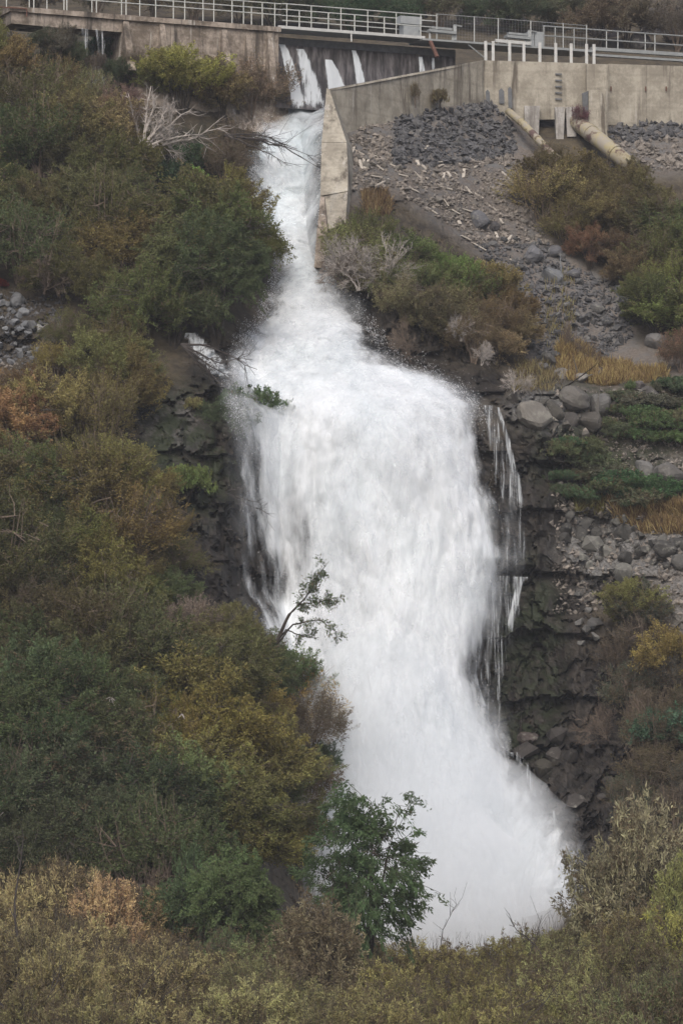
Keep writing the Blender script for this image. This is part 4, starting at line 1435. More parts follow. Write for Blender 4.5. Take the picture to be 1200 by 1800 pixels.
def make_crown(seed, n_spray, per, rad, height, leaf=(0.085, 0.02), spray=0.8, up=0.6, droop=0.15, base=0.3, lump=0.4, inner=0.3, stems=7, twig=0.010, clump=0, leafjit=0.9, low=-0.55, sink=-0.22, wands=0):
    """foliage mesh and stem mesh of a shrub: many leafy sprays over a lumpy dome, on branching stems"""
    r_ = np.random.RandomState(seed)
    d = r_.normal(size=(n_spray, 3))
    d /= np.linalg.norm(d, axis=1)[:, None]
    d[:, 2] = np.where(d[:, 2] < low, -d[:, 2], d[:, 2])
    if clump:                                     # gather the sprays round a few limbs
        cd = r_.normal(size=(clump, 3))
        cd[:, 2] = np.abs(cd[:, 2]) * 1.1 - 0.35
        cd /= np.linalg.norm(cd, axis=1)[:, None]
        pick = r_.randint(0, clump, n_spray)
        d = cd[pick] + (0.30 if clump < 20 else 0.2) * r_.normal(size=(n_spray, 3))
        d /= np.linalg.norm(d, axis=1)[:, None]
    lumpf = 1 + lump * fbm(d * 1.6 + seed * 3.7, 3)
    rr = np.where(r_.rand(n_spray) < inner, r_.uniform(0.3, 0.75, n_spray), r_.uniform(0.78, 1.0, n_spray)) * lumpf
    cz = height * (base + (1 - base) * 0.5)
    hz = height * (1 - base) * 0.5
    p = d * rr[:, None] * np.array([rad, rad, hz]) + np.array([0, 0, cz])
    p[:, 2] = np.maximum(p[:, 2], sink * height)
    sd = d * 0.7 + np.array([0, 0, up]) + 0.45 * r_.normal(size=(n_spray, 3))
    sd /= np.linalg.norm(sd, axis=1)[:, None]
    L = spray * (0.6 + 0.8 * r_.rand(n_spray))
    t = r_.rand(n_spray, per) ** 0.8
    pos = p[:, None] + sd[:, None] * ((t - 0.55) * L[:, None])[..., None]
    pos[..., 2] -= droop * (t ** 2) * L[:, None]
    pos = pos + r_.normal(0, 0.055, pos.shape) * (0.6 + 0.6 * (1 - t))[..., None]
    ld = sd[:, None] + leafjit * r_.normal(size=pos.shape) * 0.8 + np.array([0, 0, -droop * 2.0])
    V, Fq = leaves(pos.reshape(-1, 3), ld.reshape(-1, 3), leaf[0], leaf[1], r_)
    st = r_.rand(n_spray)
    if clump:
        st = 0.45 * st + 0.55 * r_.rand(clump)[pick]
    tone = np.clip(0.55 * np.repeat(st, per) + 0.45 * r_.rand(n_spray * per), 0, 1)
    mk = 0.65 * np.repeat(r_.rand(n_spray), per) + 0.35 * r_.rand(n_spray * per)
    fol = mesh_np('foliage', V, Fq, LEAF, {'tone': np.repeat(tone, 4), 'mark': np.repeat(mk, 4)})
    m_ = MB()
    tips = []
    for k in range(stems):
        az = r_.uniform(0, 6.28)
        q = np.array([math.cos(az) * rad * r_.uniform(0.2, 0.7), math.sin(az) * rad * r_.uniform(0.2, 0.7), height * r_.uniform(0.5, 0.9)])
        a = np.array([r_.uniform(-.12, .12), r_.uniform(-.12, .12), -0.3])
        mid = (a + q) / 2 + np.array([r_.uniform(-.2, .2), r_.uniform(-.2, .2), 0.1 * height])
        tt = np.linspace(0, 1, 6)[:, None]
        c_ = (1 - tt) ** 2 * a + 2 * tt * (1 - tt) * mid + tt ** 2 * q
        m_.tube(c_, np.linspace(0.014 * height + 0.012, 0.006, 6), 5, False)
        tips.append(c_)
    tips = np.concatenate(tips)
    for k in range(0, n_spray, 2):
        e = p[k] + sd[k] * 0.4 * L[k]
        e[2] -= droop * 0.5 * L[k]
        j = np.argmin(((tips - p[k]) ** 2).sum(1) + r_.rand(len(tips)) * 0.1)
        m_.tube([tips[j], (tips[j] + p[k]) / 2 + r_.normal(0, 0.05, 3), p[k], e], [twig * 1.3, twig, twig * 0.7, twig * 0.3], 3, False)
    for k in range(wands):                        # long thin shoots standing out of the crown
        az, r0 = r_.uniform(0, 6.28), rad * math.sqrt(r_.rand())
        a = np.array([math.cos(az) * r0 * 0.5, math.sin(az) * r0 * 0.5, height * 0.25])
        e = np.array([math.cos(az) * r0, math.sin(az) * r0, height * r_.uniform(0.85, 1.22)])
        mid = (a + e) / 2 + r_.normal(0, 0.1, 3)
        m_.tube([a, mid, e], [twig * 1.2, twig * 0.9, twig * 0.35], 3, False)
        for q in range(3):
            b_ = mid + (e - mid) * r_.uniform(0.1, 0.8)
            m_.tube([b_, b_ + np.array([r_.normal(0, 0.12), r_.normal(0, 0.12), 0.25])], [twig * 0.7, twig * 0.3], 3, False)
    return fol, m_


def bare_tree(seed, levels=4, length=1.1, rad=0.045, spread=0.55, up=0.35, kids=(3, 5), bias=(0, 0, 1), wob=0.12):
    """leafless branches by recursion"""
    r_ = np.random.RandomState(seed)
    m_ = MB()
    tips = []

    def grow(p, d, L, r, lev):
        n = 5
        pts = [p]
        q = d.copy()
        for k in range(n - 1):
            q = q + r_.normal(0, wob, 3) + np.array([0, 0, up * 0.06])
            q /= np.linalg.norm(q)
            pts.append(pts[-1] + q * L / (n - 1))
        rs_ = np.linspace(r, r * 0.55, n)
        m_.tube(pts, np.maximum(rs_, 0.007), 5 if lev > 1 else 3, False)
        if lev == 0:
            tips.append((pts[-1], q))
            return
        for k in range(r_.randint(kids[0], kids[1] + 1)):
            i = r_.randint(1, n)
            nd_ = q + spread * r_.normal(size=3)
            nd_ /= np.linalg.norm(nd_)
            grow(pts[i], nd_, L * r_.uniform(0.55, 0.85), r * (0.62 - 0.05 * i), lev - 1)
        grow(pts[-1], q, L * 0.75, r * 0.5, lev - 1)

    b = np.array(bias, float)
    for k in range(3):
        d = b + 0.35 * r_.normal(size=3)
        d /= np.linalg.norm(d)
        grow(np.array([r_.uniform(-.1, .1), r_.uniform(-.1, .1), -0.15]), d, length, rad, levels)
    return m_, tips


PROTO = {}
for k in range(4):      # dense feathery shrubs
    f_, s_ = make_crown(100 + k, 360, 52, 1.5, 3.0, (0.10, 0.022), 0.75, 0.7, 0.10, 0.12, 0.55, 0.25, clump=30)
    PROTO['dense%d' % k] = (f_, s_.mesh('stem', BARK))
for k in range(3):      # twiggy, half bare
    f_, s_ = make_crown(200 + k, 260, 40, 1.4, 2.6, (0.085, 0.018), 0.95, 0.9, 0.05, 0.1, 0.55, 0.25, stems=10, twig=0.012, clump=26, wands=16)
    PROTO['twiggy%d' % k] = (f_, s_.mesh('stem', TANWOOD))
for k in range(3):      # trees with leaf masses on limbs
    f_, s_ = make_crown(300 + k, 520, 55, 1.9, 4.6, (0.11, 0.026), 0.8, 0.35, 0.35, 0.16, 0.5, 0.25, stems=8, clump=16)
    PROTO['tree%d' % k] = (f_, s_.mesh('trunk', BARK))
for k in range(4):      # loose willow shrubs of the near bank
    f_, s_ = make_crown(400 + k, 300, 46, 1.35, 2.4, (0.11, 0.017), 0.85, 1.0, 0.28, 0.05, 0.5, 0.35, stems=9, twig=0.008, leafjit=0.7, wands=34)
    PROTO['willow%d' % k] = (f_, s_.mesh('stem', BARK))
for k in range(2):      # low creepers
    f_, s_ = make_crown(500 + k, 240, 45, 1.5, 1.0, (0.10, 0.036), 0.5, 0.5, 0.1, 0.05, 0.6, 0.3, stems=5)
    PROTO['low%d' % k] = (f_, s_.mesh('stem', BARK))
f_, s_ = make_crown(613, 430, 60, 1.7, 5.0, (0.13, 0.021), 0.75, 0.2, 0.45, -0.05, 0.75, 0.2, stems=8, clump=17, twig=0.009, leafjit=0.6)
PROTO['drooping'] = (f_, s_.mesh('trunk', BARK))
f_, s_ = make_crown(620, 300, 48, 0.8, 3.4, (0.10, 0.026), 0.6, 0.9, 0.1, 0.1, 0.5, 0.3, stems=6, clump=9)
PROTO['sapling'] = (f_, s_.mesh('trunk', BARK))
BARE = [bare_tree(700 + k, 4, 0.95, 0.040, 0.5, 0.4, (3, 4))[0].mesh('branches', PALEWOOD) for k in range(3)]
BARE_TAN = [m.copy() for m in BARE]
for m in BARE_TAN:
    m.materials[0] = TANWOOD



def plant(kind, px, py, h, col, label, cat='shrub', group=None, turned=0.12, name=None, width=1.0, Y=None, lean=(0, 0), z=None, rotz=None):
    fol, st = PROTO[kind]
    H0 = {'d': 3.0, 't': 2.6, 'w': 2.4, 'l': 1.0}.get(kind[0], 3.0)
    if kind.startswith('tree'):
        H0 = 4.6
    elif kind == 'drooping':
        H0 = 5.0
    elif kind == 'sapling':
        H0 = 3.4
    y = float(T(px, py)) if Y is None else Y
    loc = P(px, py, y)
    if z is not None:
        loc = PZ(px, y, z)
    t = thing(name or ('tree' if kind[:4] in ('tree', 'droo', 'sapl') else 'shrub'), loc, label, cat, group)
    s = h / H0
    t.scale = (s * width * random.uniform(0.9, 1.1), s * width * random.uniform(0.9, 1.1), s)
    t.rotation_euler = (lean[0], lean[1], random.uniform(0, 6.28) if rotz is None else rotz)
    f = link('crown' if cat == 'tree' else 'foliage', fol, t)
    f.color = (*col, 1.0 - turned)
    link('trunk' if cat == 'tree' else 'stem', st, t)
    return t


def bare(px, py, h, label, which=0, mat='pale', rot=0.0, lean=(0, 0), name='bare_shrub', group=None, cat='bare shrub', off=0.3):
    y = float(T(px, py)) - off
    t = thing(name, P(px, py, y), label, cat, group)
    m = (BARE if mat == 'pale' else BARE_TAN)[which]
    t.scale = (h / 3.2,) * 3
    t.rotation_euler = (lean[0], lean[1], rot)
    link('branches', m, t)
    return t


# colours are base colours of the leaves
def srgb(r, g, b, k=1.0):
    m = (r + g + b) / 3.0
    r, g, b = (0.72 * x + 0.28 * m for x in (r, g, b))
    return tuple(((x / 255.0) ** 2.2) * k for x in (r * 0.97, g, b))


KC = 2.0
CF = [(30, 110, 88, 78, 48), (60, 280, 62, 66, 42), (150, 220, 98, 78, 46), (210, 200, 108, 80, 66), (110, 330, 66, 68, 44), (130, 380, 88, 78, 44), (230, 300, 80, 76, 44), (40, 430, 76, 72, 42),
      (260, 340, 104, 78, 44), (200, 420, 92, 80, 42), (200, 500, 82, 78, 42), (330, 430, 92, 82, 46), (400, 500, 66, 72, 40), (440, 450, 84, 82, 42), (300, 540, 76, 76, 44), (120, 540, 72, 72, 40),
      (20, 660, 112, 74, 50), (60, 720, 108, 78, 46), (150, 660, 92, 80, 46), (180, 720, 104, 86, 42), (250, 720, 100, 76, 50), (100, 800, 92, 82, 44), (180, 820, 88, 78, 42), (60, 900, 74, 72, 42),
      (200, 900, 86, 82, 40), (290, 920, 104, 82, 42), (200, 960, 104, 82, 40), (320, 990, 96, 80, 46), (280, 1030, 78, 80, 38), (60, 1020, 72, 66, 42), (100, 1080, 78, 70, 44), (340, 1080, 98, 82, 70),
      (60, 1250, 64, 74, 44), (130, 1250, 68, 82, 50), (30, 1380, 64, 72, 44), (200, 1200, 68, 66, 44), (240, 1330, 68, 66, 42), (370, 1140, 84, 76, 50), (440, 1170, 74, 80, 44), (510, 1210, 66, 74, 42),
      (320, 1290, 110, 86, 40), (450, 1290, 102, 90, 40), (520, 1310, 106, 88, 42), (400, 1340, 90, 82, 40), (360, 1420, 84, 80, 46), (430, 1430, 88, 86, 48), (180, 1420, 52, 56, 42), (220, 1480, 54, 58, 44),
      (530, 1400, 94, 74, 54), (450, 1520, 84, 82, 44), (330, 1560, 72, 76, 42), (100, 1480, 64, 66, 44), (400, 1600, 60, 76, 44)]
CF = np.array(CF, float)


def colour_at(px, py, jit=0.10):
    w = 1.0 / (((CF[:, 0] - px) ** 2 + (CF[:, 1] - py) ** 2) + 300.0) ** 1.6
    c = (CF[:, 2:] * w[:, None]).sum(0) / w.sum()
    c = (0.66 * c + 0.34 * c.mean() * np.array([1.04, 1.03, 0.84])) * np.array([0.975, 1.02, 0.97]) * 1.03
    c = c * (1 + random.gauss(0, jit)) * np.array([1 + random.gauss(0, 0.05), 1, 1 + random.gauss(0, 0.05)])
    return tuple(((np.clip(c, 20, 200) / 255.0) ** 2.2) * KC)


def colour_word(c):
    r, g, b = c
    v = max(c)
    if g >= r * 1.04:
        w = 'dark green' if v < 0.10 else 'green'
    elif r > g * 1.55:
        w = 'rust brown'
    elif r > g * 1.25:
        w = 'russet brown' if b > 0.36 * r else 'ochre brown'
    elif r > g * 1.1:
        w = 'olive brown'
    else:
        w = 'dark olive' if v < 0.10 else 'olive green'
    return w


LAND = [(130, 100, 'hollow under the dam'), (300, 120, 'yellow green dam bush'), (280, 230, 'pale bare branches'), (335, 315, 'lime green bush'), (210, 190, 'purplish brush'),
        (30, 540, 'small rockfall'), (400, 500, 'overhanging tree'), (380, 640, 'dead branch over water'), (300, 740, 'mossy rock outcrop'), (410, 960, 'wet cliff beside the fall'), (540, 1060, 'leaning tree'),
        (530, 1440, 'yellow sapling'), (640, 1500, 'dark drooping tree'), (120, 1240, 'bright green conical bush'), (210, 1240, 'hanging dead twigs'), (400, 1570, 'leafy green bush of the near bank'), (480, 1290, 'yellowing tree at the water edge'), (130, 1470, 'shady near bank gap')]


LEFT = [(-90, 150), (60, 165), (130, 190), (230, 262), (245, 350), (330, 385), (430, 430), (455, 480), (420, 560), (330, 590), (300, 650), (255, 690), (225, 800), (232, 860), (284, 895), (304, 960), (318, 1085), (440, 1168),
        (490, 1230), (510, 1330), (520, 1420), (520, 1560), (400, 1610), (200, 1600), (-90, 1600)]


def left_w(x, y):
    if ((x - 30) / 75) ** 2 + ((y - 565) / 60) ** 2 < 1:
        return 0
    if x > 235 and 250 < y < 432:
        return 0
    if x > 225 and 690 < y < 870:
        return 0
    if x < 110 and 545 < y < 668 + 10 * math.sin(x / 20):
        return 0
    return 1


pts = scatter(LEFT, 210, 51, 3, left_w)
pts.sort(key=lambda q: q[1])
for (x, y) in pts:
    kind = random.choice(['dense0', 'dense1', 'dense2', 'dense3', 'dense0', 'dense2', 'twiggy0', 'twiggy1', 'twiggy2'])
    c = colour_at(x, y - 55)
    h = random.uniform(2.1, 3.5)
    if 60 < x < 230 and y < 260:
        h = min(h, 2.0)
    if x < 150 and 560 < y < 790:
        h = min(h, 1.5)
    if x > 215 and 860 < y < 1210:
        h = min(h, 1.75)
    if x > 240 and 640 < y < 900:
        h = min(h, 1.6)
    plant(kind, x, y, h, c, auto_label('shrub', c, x, y), 'shrub', 'shrubs covering the canyon side beside the falls', random.uniform(0.05, 0.3), width=random.uniform(0.95, 1.3), lean=(random.uniform(0.0, 0.25), 0), rotz=0 if False else None)

GB = 'bare brown shrubs among the leafy ones'
k = 0
for (x, y) in sorted(scatter(LEFT, 20, 120, 77, left_w), key=lambda q: q[1]):
    t = bare(x, y, random.uniform(1.7, 2.5), auto_label('bare shrub', None, x, y, 'leafless'), k % 3, 'tan' if k % 3 else 'pale', random.uniform(0, 6), (0.25, 0), off=1.5)
    t['group'] = GB
    k += 1

# named plants of the left side
G = lambda r, g, b: srgb(r, g, b, KC)
plant('tree0', 380, 600, 4.8, G(66, 74, 40), 'big dark green tree leaning out over the edge of the chute', 'tree', None, 0.1, 'overhanging_tree', 0.95, Y=float(T(380, 600)) - 0.3, lean=(0.2, 0.1))
plant('tree1', 330, 570, 4.4, G(82, 82, 42), 'olive green tree standing behind the big overhanging tree', 'tree', None, 0.15, 'tree', 0.9)
plant('tree2', 408, 535, 3.2, G(86, 84, 40), 'lighter olive tree spreading over the white water', 'tree', None, 0.12, 'tree', 0.85, lean=(0.15, 0.1))
plant('dense1', 320, 205, 2.9, G(122, 114, 46), 'yellow green bush in front of the old dam wall', 'shrub', None, 0.05, width=1.3)
plant('dense2', 275, 175, 2.0, G(104, 104, 46), 'green topped bush touching the dam rib', 'shrub', None, 0.08)
plant('dense3', 390, 215, 2.4, G(112, 92, 52), 'tan shrub below the dam apron beside the yellow green bush', 'shrub', None, 0.4)
plant('twiggy0', 440, 220, 2.6, G(118, 92, 70), 'tan brush hanging below the dam apron near the spillway', 'brush', None, 0.5)
plant('twiggy1', 475, 215, 2.4, G(112, 88, 68), 'brown brush at the edge of the spillway chute', 'brush', None, 0.5)
plant('twiggy2', 455, 180, 2.0, G(120, 98, 76), 'pale brown brush on the apron corner of the dam', 'brush', None, 0.5)
plant('twiggy1', 215, 235, 1.9, G(112, 82, 72), 'purplish brown brush beside the pale bare branches', 'brush', None, 0.3)
plant('low0', 335, 335, 0.85, G(118, 150, 52), 'small lime green bush glowing in the dark grotto', 'bush', None, 0.0, 'bush', 0.6)
plant('low1', 360, 300, 1.0, G(54, 70, 42), 'dark green moss cushion behind the lime green bush', 'bush', None, 0.1, 'bush', 0.8)
plant('low0', 300, 330, 1.0, G(50, 66, 42), 'dark green fern mat under the white trickle', 'bush', None, 0.1, 'bush', 0.8)
plant('low1', 90, 150, 1.2, G(64, 74, 44), 'dark green growth in the hollow under the old dam', 'bush', None, 0.1, 'bush')
plant('low0', 190, 110, 1.0, G(52, 70, 44), 'green mat hanging beside trickles in the dam hollow', 'bush', None, 0.05, 'bush', 0.7)
for (x, y, h, c, lab) in ((75, 95, 1.1, (62, 66, 46), 'dark bush at the outer end of the dam hollow'), (130, 120, 1.2, (70, 76, 48), 'green bush in the middle of the dam hollow'), (165, 135, 1.0, (84, 72, 62), 'purplish brush below the trickles of the dam hollow'),
                          (205, 150, 1.2, (62, 72, 46), 'dark green bush against the first dam rib'), (235, 130, 1.1, (92, 80, 62), 'tan brush hanging at the foot of the dam rib'), (370, 165, 1.6, (106, 92, 60), 'tan green bush halfway along the dam apron')):
    plant('twiggy1' if 'brush' in lab else 'dense2', x, y, h, G(*c), lab, 'brush' if 'brush' in lab else 'bush', None, 0.2, 'bush', Y=min(float(T(x, y)), WY(x) - (0.7 if x < 240 else 1.9)))
plant('dense0', 105, 112, 1.6, G(84, 76, 62), 'grey brown bush growing up in front of the dam lip over the hollow', 'shrub', None, 0.3, Y=WY(105) - 0.9)
plant('twiggy2', 400, 330, 1.9, G(92, 76, 60), 'grey brown brush beside the lime green bush near the chute', 'brush', None, 0.5)
plant('twiggy0', 415, 300, 2.0, G(80, 68, 56), 'dark brown brush hanging over the chute under the dark branches', 'brush', None, 0.5)
plant('dense1', 428, 405, 1.3, G(78, 78, 44), 'small olive shrub at the brink of the side cascade', 'shrub', None, 0.2)
plant('twiggy1', 440, 465, 1.5, G(110, 84, 52), 'thin russet shrub leaning over the white chute', 'shrub', None, 0.4, lean=(0.1, 0.15))
plant('dense3', 405, 790, 2.0, G(64, 74, 46), 'dark green bush clinging to the wet cliff edge', 'shrub', None, 0.1, width=1.0)
plant('low0', 430, 740, 1.1, G(62, 76, 42), 'green tuft sticking out over the fall from the cliff brink', 'bush', None, 0.1, 'bush', 0.7)
plant('low1', 340, 722, 0.45, G(112, 104, 54), 'yellow grass tuft on the crest of the mossy outcrop', 'bush', None, 0.3, 'bush', 0.45)
plant('low1', 330, 870, 1.0, G(86, 96, 42), 'bright moss clump on the side of the mossy outcrop', 'bush', None, 0.05, 'bush', 0.6)
plant('sapling', 128, 1300, 3.2, G(78, 98, 54), 'bright green conical bush rising from darker shrubs', 'shrub', None, 0.02, 'conical_bush', 1.1)
plant('dense0', 60, 1310, 3.4, G(72, 84, 50), 'green bush at the picture edge beside the conical one', 'shrub', None, 0.05)
plant('tree1', 462, 1300, 4.0, G(72, 78, 44), 'dark green tree crowding the edge of the lower fall', 'tree', None, 0.15, 'tree', 0.85, lean=(0.05, 0.1))
plant('tree2', 455, 1405, 3.6, G(106, 94, 42), 'yellowing tree at the water edge under the dark green one', 'tree', None, 0.35, 'tree', 0.95)
plant('tree0', 400, 1310, 3.8, G(88, 84, 44), 'olive tree set back from the lower fall', 'tree', None, 0.2, 'tree', 0.9)
plant('twiggy0', 545, 1330, 2.2, G(96, 84, 68), 'thin grey brown shrub leaning over the lower fall', 'shrub', None, 0.5, Y=141.0, lean=(0.1, 0.35))
plant('dense2', 560, 1360, 1.2, G(58, 70, 46), 'small dark green tuft jutting into the lower fall', 'shrub', None, 0.05, Y=140.6, lean=(0, 0.3))
plant('twiggy1', 535, 1440, 2.0, G(100, 78, 56), 'russet twiggy shrub against the white of the lower fall', 'shrub', None, 0.5, Y=139.0, lean=(0, 0.2))
plant('sapling', 527, 1570, 3.1, G(140, 122, 42), 'yellow leaved sapling beside the dark drooping tree', 'tree', None, 0.0, 'sapling', 0.75)
plant('low0', 4, 506, 0.3, (0.22, 0.035, 0.03), 'tiny sprig of red leaves above the small rockfall', 'plant', None, 0.0, 'red_sprig', 0.5)

# right side
RT = [(612, 485), (650, 525), (700, 572), (770, 612), (850, 650), (912, 640), (915, 600), (892, 575), (850, 540), (770, 500), (690, 472), (622, 455)]
RC = np.array([(640, 400, 92, 92, 50), (700, 400, 84, 98, 44), (760, 440, 80, 98, 42), (720, 480, 92, 96, 58), (820, 480, 80, 98, 44), (880, 540, 112, 86, 50), (860, 580, 98, 78, 56), (780, 560, 92, 82, 58), (700, 560, 100, 88, 66),
               (640, 520, 88, 72, 60), (850, 640, 88, 76, 60), (900, 630, 104, 92, 66)], float)


def rcol(px, py, arr):
    w = 1.0 / (((arr[:, 0] - px) ** 2 + (arr[:, 1] - py) ** 2) + 300.0) ** 1.6
    c = (arr[:, 2:] * w[:, None]).sum(0) / w.sum() * (1 + random.gauss(0, 0.08))
    c = (0.8 * c + 0.2 * c.mean()) * np.array([0.99, 1.02, 0.98]) * 1.04
    return tuple(((c / 255.0) ** 2.2) * KC)


LAND[:] = [(640, 460, 'grey bare shrub above the chute'), (700, 400, 'pier foot'), (830, 400, 'big squared boulder'), (900, 540, 'pale boulder'), (860, 650, 'cliff corner brush'), (700, 620, 'splashed black rock'), (780, 530, 'grey twigs of the chute thicket')]
for (x, y) in sorted(scatter(RT, 44, 31, 8), key=lambda q: q[1]):
    c = rcol(x, y - 45, RC)
    kind = random.choice(['dense0', 'dense1', 'dense3', 'twiggy0', 'twiggy1', 'twiggy2']) if y < 560 else random.choice(['twiggy0', 'twiggy1', 'twiggy2', 'dense2'])
    plant(kind, x, y, random.uniform(1.5, 2.25), c, auto_label('bush', c, x, y), 'bush', 'bushes of the thicket beside the chute', random.uniform(0.1, 0.4), 'bush', width=random.uniform(1.0, 1.3))
bare(632, 505, 2.9, 'grey bare shrub standing above the chute on the thicket edge', 0, 'pale', 0.5, off=1.7)
bare(672, 500, 2.7, 'silvery leafless shrub with many fine twigs inside the thicket', 1, 'pale', 2.1, off=1.7)
bare(605, 500, 2.0, 'brown leafless stems below the pier foot', 2, 'tan', 1.0, off=1.7)
bare(800, 592, 1.3, 'grey twigs rising from the lower thicket', 2, 'pale', 3.0, off=1.7)
bare(720, 620, 1.9, 'pale hanging twigs above the dark rock recess', 1, 'tan', 0.4, off=1.7)
bare(845, 640, 1.2, 'fan of pale dead twigs near the cliff corner', 0, 'pale', 4.0, off=1.7)
bare(905, 690, 1.3, 'dry white brush spilling over the cliff corner', 2, 'pale', 1.3, (0.6, 0.3), off=1.7)

RU = [(925, 375), (985, 350), (1050, 350), (1100, 385), (1220, 440), (1280, 480), (1280, 640), (1180, 620), (1130, 590), (1115, 520), (1100, 490), (1020, 470), (960, 420)]
RUC = np.array([(930, 300, 96, 80, 52), (1000, 280, 98, 82, 48), (1060, 300, 92, 78, 46), (1010, 350, 84, 74, 46), (970, 380, 86, 78, 44), (1060, 380, 90, 78, 46), (1030, 430, 102, 68, 52), (1090, 450, 88, 66, 52), (1150, 330, 90, 82, 50),
                (1190, 400, 72, 80, 46), (1160, 480, 92, 92, 44), (1190, 540, 82, 88, 44), (1130, 540, 78, 80, 42), (1190, 620, 110, 72, 54)], float)
LAND[:] = [(1060, 250, 'fat yellow pipe'), (940, 250, 'thin pale pipe'), (970, 460, 'flat topped grey boulder'), (1100, 520, 'round grey boulder'), (1154, 604, 'large round boulder'), (1150, 460, 'leaning dead twigs')]
for (x, y) in sorted(scatter(RU, 52, 38, 18), key=lambda q: q[1]):
    c = rcol(x, y - 55, RUC)
    plant(random.choice(['dense0', 'dense1', 'dense2', 'dense3', 'twiggy0', 'twiggy2']), x, y, random.uniform(1.8, 2.6), c, auto_label('shrub', c, x, y), 'shrub', 'shrubs on the slope below the headworks', random.uniform(0.1, 0.35), width=random.uniform(1.0, 1.3))
plant('dense3', 1110, 335, 1.3, G(92, 82, 54), 'small brown shrub hiding the lower end of the fat yellow pipe', 'shrub', None, 0.3)
plant('twiggy2', 965, 300, 1.2, G(98, 84, 58), 'brown brush hiding the lower end of the thin pale pipe', 'brush', None, 0.4, 'bush')
bare(1145, 490, 2.2, 'leaning dead twigs beside the reddish brush', 1, 'tan', 2.4, (0.2, -0.4))
bare(1120, 470, 1.8, 'grey dead branch poking out of the reddish brush', 2, 'tan', 0.6, (0.2, -0.3))
plant('twiggy0', 1195, 655, 1.6, G(116, 78, 58), 'reddish dry weed clump behind the large round boulder', 'weed', None, 0.5, 'weed_clump')
plant('twiggy1', 1020, 222, 0.9, G(92, 52, 58), 'wine red creeper hanging over the fat yellow pipe', 'creeper', None, 0.0, 'creeper', 0.8, Y=172.8)
plant('twiggy2', 730, 185, 1.0, G(88, 76, 52), 'dry weed growing up the face of the retaining wall', 'weed', None, 0.5, 'weed', 0.4, Y=168.7)
plant('low1', 772, 183, 0.6, G(92, 80, 52), 'small brown weed tuft at the foot of the retaining wall', 'weed', None, 0.4, 'weed', 0.4, Y=170.0)

# creeper slope and cliff plants
LAND[:] = [(1055, 710, 'whitish faced rock'), (1172, 835, 'big lichened boulder'), (1140, 700, 'half covered rock'), (938, 730, 'huge pale block'), (1105, 840, 'small grey rock'), (1120, 905, 'dry orange grass'), (1030, 745, 'flat brown rock')]
for poly, cnt, md, sd in (([(1055, 720), (1110, 690), (1240, 675), (1240, 780), (1120, 790), (1060, 760)], 26, 19, 61), ([(972, 785), (1045, 790), (1050, 830), (1035, 890), (990, 880)], 13, 17, 62), ([(1040, 845), (1100, 850), (1200, 870), (1180, 895), (1020, 898)], 12, 19, 63)):
    for (x, y) in scatter(poly, cnt, md, sd):
        c = tuple(q * random.uniform(0.8, 1.15) for q in random.choice([G(72, 88, 52), G(66, 84, 50), G(84, 90, 56), G(76, 80, 54)]))
        plant(random.choice(['low0', 'low1', 'low0', 'low1', 'dense2']), x, y, random.uniform(0.38, 0.72), c, auto_label('creeper', c, x, y), 'creeper', 'creepers on the cliff ledges', random.uniform(0.05, 0.35), 'creeper', random.uniform(0.8, 1.3))
LAND[:] = [(1110, 1050, 'lower yellow green bush'), (1180, 1160, 'yellow edge bush'), (1040, 1240, 'leaning dead stalk'), (1180, 1300, 'low green bush'), (1000, 1330, 'dark ledge rocks'), (1100, 1450, 'leafy bank shrub')]
plant('dense1', 1110, 1115, 2.0, G(104, 98, 46), 'yellow green bush on the lower slope below the broken ledge', 'shrub', None, 0.2, width=1.2)
plant('dense2', 1175, 1215, 2.4, G(118, 96, 42), 'yellow bush at the picture edge of the lower slope', 'shrub', None, 0.2, width=1.1)
plant('low0', 1185, 1310, 1.2, G(58, 82, 56), 'low green bush on the dark lower slope', 'bush', None, 0.02, 'bush')
LR = [(1085, 1110), (1150, 1120), (1230, 1250), (1260, 1500), (1130, 1500), (1110, 1420), (1110, 1330), (1085, 1240)]
for (x, y) in sorted(scatter(LR, 16, 46, 28), key=lambda q: q[1]):
    c = tuple(q * random.uniform(0.8, 1.2) for q in G(72, 68, 52))
    plant(random.choice(['twiggy0', 'twiggy1', 'twiggy2', 'dense3']), x, y, random.uniform(1.3, 2.2), c, auto_label('bush', c, x, y), 'bush', 'dull bushes of the lower dark slope', 0.4, 'bush', width=1.2)
bare(1070, 1300, 2.0, 'leaning dead stalk on the dark lower slope', 2, 'tan', 0.2, (0, -0.3))
bare(1140, 1270, 1.8, 'tangle of grey twigs on the lower slope', 0, 'tan', 1.2)

